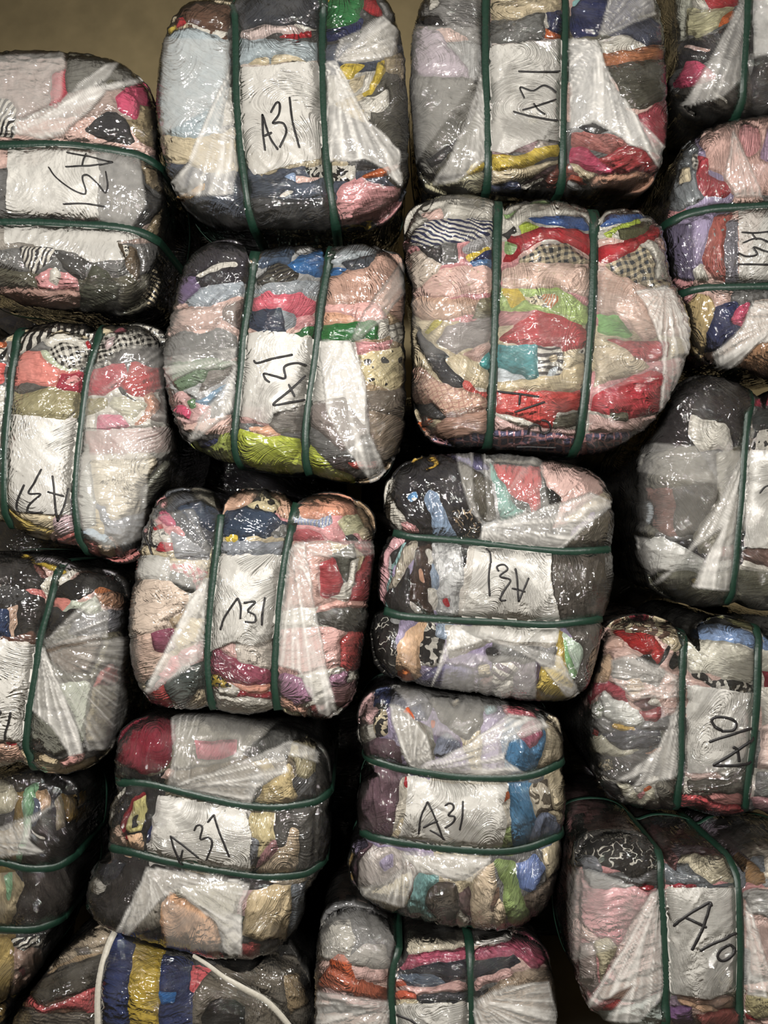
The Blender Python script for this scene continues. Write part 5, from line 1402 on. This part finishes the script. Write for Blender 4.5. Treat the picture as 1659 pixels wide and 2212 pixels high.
bale('dim bale of black and mint green clothes at the left edge', (0, 1630, 3.8),
 '-760,600 -720,300 -400,185 0,155 250,128 440,155 565,225 630,330 655,520 640,780 600,870 618,1000 595,1200 520,1370 450,1440 420,1500 395,1620 340,1750 200,1915 0,2030 -300,2030 -700,1900 -800,1400',
 '''168.162.142 -500,150 0,180 100,240 162,340 80,482 -500,600
60.55.50 0,172 60,120 400,120 330,300 250,252 150,302 100,242
122.162.127 140,890 200,600 170,402 200,270 260,238 335,215 282,402 250,602 200,802 190,930 60,890
84.90.106 268,342 330,402 352,552 250,602 280,452
172.142.112 288,302 390,268 422,402 370,502 350,532 340,402
132.122.97 438,372 540,310 552,580 500,642 470,642 460,452
122.94.30 498,322 640,330 680,510 560,562 540,402
48.43.41 388,432 460,420 472,640 560,580 700,520 680,870 400,980 160,930 240,622
wt 243,622 270,628 382,708 350,718
wt 288,602 350,568 342,600 300,618
172.157.127 -500,950 130,970 192,1080 130,1252 130,1302 60,1480 -500,1480
122.162.127 48,1182 35,980 100,970 92,1152 60,1222
cr 228,1000 272,1000 272,1062 240,1112 230,1052
cr 213,1172 237,1158 226,1272 210,1302
46.39.37 188,960 680,860 660,1320 480,1420 60,1480 130,1302 190,1082
182.157.97 -500,1500 60,1500 122,1560 112,1752 60,2080 -300,2080
182.152.137 108,1562 240,1580 330,1580 420,1600 380,1780 200,2000 60,2080 140,1742
132.36.36 163,1762 215,1748 218,1812 190,1842
bk/st,wt,10,30 75,1510 260,1500 420,1530 390,1625 250,1592 200,1625 120,1572
122.94.30 660,300 780,270 810,340 740,362 680,412
74.78.88 690,420 740,400 722,522 690,502
130.122.102 718,482 790,345 860,400 810,565 740,545''',
 ['-740,790 0,930 150,965 300,970 480,930 605,868', '-760,1440 0,1475 200,1470 350,1440 455,1432'],
 hazes=[(.4, '-400,600 0,600 250,500 450,410 250,560 250,700 360,800 0,830 -400,800', '-300,690')],
 y=.1, pal='ch dg bk 120.100.60', vert=True, strap_w=17, girth=.45, seed=16)

bale('bale with big upright A10 on white sheet, black lettered garment on top', (1200, 1720, 3.614),
 '92,900 105,700 133,500 155,390 225,300 380,262 550,262 670,300 770,400 836,465 888,422 1000,388 1200,400 1360,450 1395,510 1425,475 1500,420 1700,380 2000,420 2250,600 2300,1000 2250,1500 2000,1730 1700,1760 1550,1742 1462,1690 1380,1770 1150,1770 955,1705 882,1680 780,1745 600,1770 400,1732 285,1690 207,1590 157,1450 117,1280 100,1100',
 '''34.32.33/tx,wt,17 130,470 130,340 220,262 380,232 570,232 720,300 810,420 810,560 740,640 600,642 500,592 380,542 300,472
112.114.120 80,535 130,460 280,450 330,490 372,602 250,572
92.92.94 368,602 500,600 620,650 810,560 850,700 740,742 640,702
142.20.36 648,722 700,698 790,700 750,742
168.168.168 200,560 370,600 640,710 500,722 280,732 230,652
216.150.156 180,722 280,730 650,720 742,750 700,902 570,1052 560,1152 300,1102 195,1002
192.152.147 40,860 130,560 195,540 192,1000 202,1302 100,1352 50,1102
186.110.120 278,1062 560,1050 542,1162 350,1132
192.182.152 298,1132 420,1110 482,1200 430,1302 350,1482 330,1302 310,1232
167.152.147 178,1152 300,1130 312,1300 332,1482 280,1532 180,1442
172.100.70 130,1480 230,1480 242,1562 180,1602
157.127.112 348,1502 600,1400 740,1400 890,1300 890,1482 650,1602 330,1592
172.62.62 328,1682 440,1610 620,1600 622,1662 480,1682
177.187.182 200,1690 480,1680 650,1620 890,1500 880,1760 700,1840 350,1820
204.178.172 560,1050 760,750 870,740 890,1310 740,1400 480,1450 430,1300 520,1160
152.137.147 898,442 940,330 1200,260 1420,330 1420,460 1200,430 1050,432
182.147.142 790,260 920,250 912,332 850,392 780,342
34.32.33/tx,wt,14 840,472 880,378 932,440 880,482 850,502
202.192.167 860,495 960,440 1100,430 1410,480 1410,692 1300,662 1220,682 1050,542
106.111.117 840,522 1020,520 1100,590 1220,680 1440,690 1440,722 860,692
142.20.36 860,715 960,685 1080,688 1125,718
212.207.197 860,715 1450,710 1470,1560 890,1560
132.102.86 890,1562 1200,1600 1470,1550 1470,1682 1300,1702 1100,1642
208.168.137 948,1592 1200,1650 1345,1690 1150,1692 980,1632
112.77.122 880,1700 930,1630 1060,1650 1102,1840 940,1840
152.132.152 890,1602 930,1560 982,1640 900,1645
172.92.86 1098,1722 1470,1640 1420,1850 1150,1860
208.198.182 1420,460 1500,340 1659,280 1850,350 1850,600 1640,642 1600,452 1500,452
152.117.80 1375,482 1430,458 1560,510 1642,660 1560,712 1490,662 1460,562
102.107.114 1398,562 1470,568 1482,692 1440,722
102.107.114 1518,482 1620,430 1632,602 1580,542
172.170.167 1480,732 1900,720 1900,1052 1490,902
212.182.174 1490,952 1900,1050 1900,1562 1540,1402
162.152.112 1480,1552 1900,1560 1900,1800 1490,1712
rd 1470,1692 1600,1750 1500,1760
152.112.106 200,255 400,60 700,100 745,210 560,235 330,245
162.147.162 780,140 1000,60 1320,120 1345,262 900,235 770,205
34.32.33/tx,wt,14 110,300 150,130 225,130 205,300''',
 ['832,480 845,700 870,1000 885,1300 890,1500 882,1680', '1397,500 1455,750 1470,1000 1475,1300 1465,1690'],
 sheets=[(.96, .95, '862,720 1420,710 1450,1000 1462,1490 1200,1580 895,1530 875,1100')],
 hazes=[(.5, '745,750 840,730 865,1000 875,1500 650,1750 400,1740 620,1450 240,1650 350,1470 560,1130', '800,730'), (.5, '1490,850 1530,900 1659,1350 1659,1560 1500,1550', '1470,720'), (.18, '100,600 200,560 650,720 740,800 560,1130 120,1300')],
 ink=['915,1000 980,945 1050,900 1130,855 1192,820 1206,850', '1195,835 1150,1000 1100,1100 1055,1185', '1010,935 1090,972 1172,1016', '1120,1195 1200,1150 1300,1105 1396,1055', '1330,1155 1280,1180 1252,1240 1290,1270 1350,1240 1376,1180 1350,1148 1325,1158'],
 y=-.13, pal='lp pk lg', strap_w=16.5, ink_w=6.6, girth=.5, seed=17)

bale('bale with pink knitted band across its top and orange garment', (650, 1920, 2.812),
 '73,620 92,400 112,210 172,110 290,80 420,118 525,195 575,310 600,350 650,275 800,268 1000,280 1032,305 1055,285 1200,265 1350,272 1462,335 1525,450 1550,600 1552,820 1535,1200 1475,1390 1200,1440 800,1450 300,1440 125,1345 80,1000',
 '''100.100.102 100,260 170,60 300,30 460,80 580,240 580,420 520,502 300,462 200,302
70.68.70 398,122 530,160 600,330 580,502 450,302
187.182.172 40,440 90,230 200,170 300,200 332,320 290,432 150,432
132.80.74 268,152 320,138 332,190 290,202
152.147.140 278,432 400,330 520,340 560,485 400,502
194.84.38 158,442 230,398 270,408 312,500 362,592 250,532 180,482
172.90.64 80,572 170,470 340,550 520,600 560,690 300,642 80,612
202.166.160 298,472 520,500 560,572 420,562 330,532
187.152.147 60,640 140,600 350,660 550,690 540,770 200,702
92.92.90 168,682 480,760 470,802 200,742
170.150.140 60,760 560,760 580,1500 60,1500
bk 570,485 575,340 630,290 662,400 620,472
206.196.176 585,262 680,200 720,220 1020,240 1030,352 770,372 660,392
bk 818,352 830,335 872,330 870,347
192.92.118/kn,150.60.85,9 600,495 660,400 800,375 1030,348 1030,422 850,432 720,472
42.42.52 575,505 800,450 1030,420 1030,552 880,562 800,522 590,522
86.98.116 560,542 640,520 800,510 882,560 800,602 640,602
190.86.60 560,552 600,550 642,590 570,605
190.86.60 555,622 650,630 712,650 690,682 555,675
208.167.162 575,602 780,610 950,560 1030,565 1030,622 900,642 700,652
60.62.68 698,662 900,640 1030,618 1030,695 720,698
cr 555,672 720,682 700,705 555,700
210.205.195 550,705 1035,690 1035,1500 560,1500
210.205.200 1040,345 1040,240 1280,230 1290,300 1060,342
bk 1160,285 1170,268 1195,265 1212,285 1195,310 1168,306
192.92.118/kn,150.60.85,9 1035,365 1280,300 1340,230 1480,300 1520,430 1420,495 1340,422 1050,425
42.42.52 1035,435 1300,400 1352,450 1200,512 1040,545
208.167.162 1045,562 1260,480 1302,520 1060,612
34.33.36 1045,622 1250,590 1100,662 1045,675
157.137.117 1105,652 1300,502 1600,460 1600,830 1060,830 1060,680
170.150.140 1045,820 1600,820 1560,1500 1045,1500''',
 ['600,352 575,450 555,550 550,700 560,820 570,1100 578,1442', '1032,290 1035,500 1040,820 1045,1442'],
 sheets=[(.96, .93, '555,708 1030,690 1035,1400 565,1400')],
 hazes=[(.4, '100,620 400,660 545,690 530,820 100,820', '540,700'), (.5, '1050,680 1250,590 1500,560 1560,820 1060,830', '1055,665'), (.15, '110,200 400,120 560,300 530,480 150,420')],
 ink=['580,745 640,775 710,820 900,1000'],
 y=-.02, pal='gy lp tn', strap_w=17, ink_w=5.0, seed=18)

bale('big bale with navy and yellow striped woven band and white straps', (0, 1960, 2.37),  # the near-black patch below paints the dark of a hole as cloth
 '55,600 90,520 150,430 230,330 330,215 450,125 540,70 600,115 740,172 1000,232 1250,275 1400,240 1480,190 1550,290 1600,400 1610,700 1500,1000 1000,1090 400,1080 110,950 45,750',
 '''167.152.132 150,400 330,140 460,60 610,20 580,150 540,222 400,252 230,330
105.98.90 368,212 440,203 472,240 400,252
72.67.60 140,490 160,400 300,310 520,235 500,422 300,472 190,512
188.86.88 80,490 150,430 180,500 240,510 350,470 420,440 510,400 510,545 330,522 210,542 120,530
102.94.84/st,60.54.50,7,-10 20,640 110,500 210,545 510,545 510,1150 60,950
34.46.88 500,420 530,240 590,20 740,20 700,170 690,300 658,420 668,1180 500,1180
168.142.48 686,240 720,20 870,20 845,240 828,402 812,1180 662,1180 652,402
36.46.84 838,240 985,270 1000,300 975,1180 805,1180 815,402
38.98.162 818,432 900,428 890,492 820,502
192.80.86 985,290 1100,320 1065,410 1005,432 970,422
98.91.81 985,432 1100,300 1300,200 1520,260 1660,500 1660,760 1300,1100 985,1100
14.13.13 1030,562 1070,492 1130,463 1200,473 1250,520 1262,602 1200,662 1050,652
150.130.100 1450,352 1540,320 1590,482 1480,562''',
 ['575,120 560,165 535,220 505,320 485,450 483,600 488,800 500,1082', '240,355 400,280 560,244 700,254 850,280 1000,325 1130,378 1250,448 1350,500 1450,600 1540,720 1600,800'],
 strap_mat=WHITE, y=.06, pal='ol tn dg br', strap_w=12, seed=19, strap_smooth=8, R=80, haze0=.01, crump=.5, bulge=24)

bale('corner of a dim yellowish bale at the bottom left corner', (0, 1960, 2.37),
 '-420,700 -380,575 -200,540 -60,530 0,540 14,600 10,720 -40,900 -200,980 -360,930',
 '''120.96.50 -500,380 60,400 80,620 -500,640
150.130.90 -500,640 80,600 80,1000 -500,1000''',
 [], y=.12, pal='tn yl ol', seed=20, R=60)

# ------------------------------------------------------------------ second row of bales, added to make the gaps dark
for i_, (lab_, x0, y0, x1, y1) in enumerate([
    ('added dark bale in the gap below the upper left bale', -120, 420, 640, 770),
    ('added dark bale in the gap left of the bale topped with denim', -120, 800, 750, 1390),
    ('added dark bale in the gap between slanted A31 and mauve ended bales', 560, 1480, 900, 2060),
    ('added dark bale in the gap left of the bale with white cloth corner', 1130, 900, 1520, 1330),
    ('added dark bale in the gap left of the sideways A10 bale', 1060, 1350, 1420, 1800),
    ('added dark bale in the gap left of the big upright A10', 1050, 1820, 1400, 2250),
    ('added dark bale in the gap below the top right corner bale', 1240, 130, 1640, 560),
    ('added dark bale in the gap left of the slanted A31', 0, 1410, 430, 1960),
    ('added dark bale in the gap above the upside-down A31', 780, 850, 1035, 1480)]):
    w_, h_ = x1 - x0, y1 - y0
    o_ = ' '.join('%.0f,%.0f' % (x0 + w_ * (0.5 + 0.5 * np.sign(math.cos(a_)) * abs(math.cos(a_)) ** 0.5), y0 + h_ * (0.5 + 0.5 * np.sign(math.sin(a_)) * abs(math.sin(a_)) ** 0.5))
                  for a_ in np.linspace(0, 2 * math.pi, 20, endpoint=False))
    bale(lab_, (0, 0, 1.0), o_, '', [], y=0.85, D=330, pal='34.31.29 52.46.42 44.42.46 40.36.32', seed=30 + i_, step=9.0)  # near-black palette puts the shade of the gaps into the cloth colour
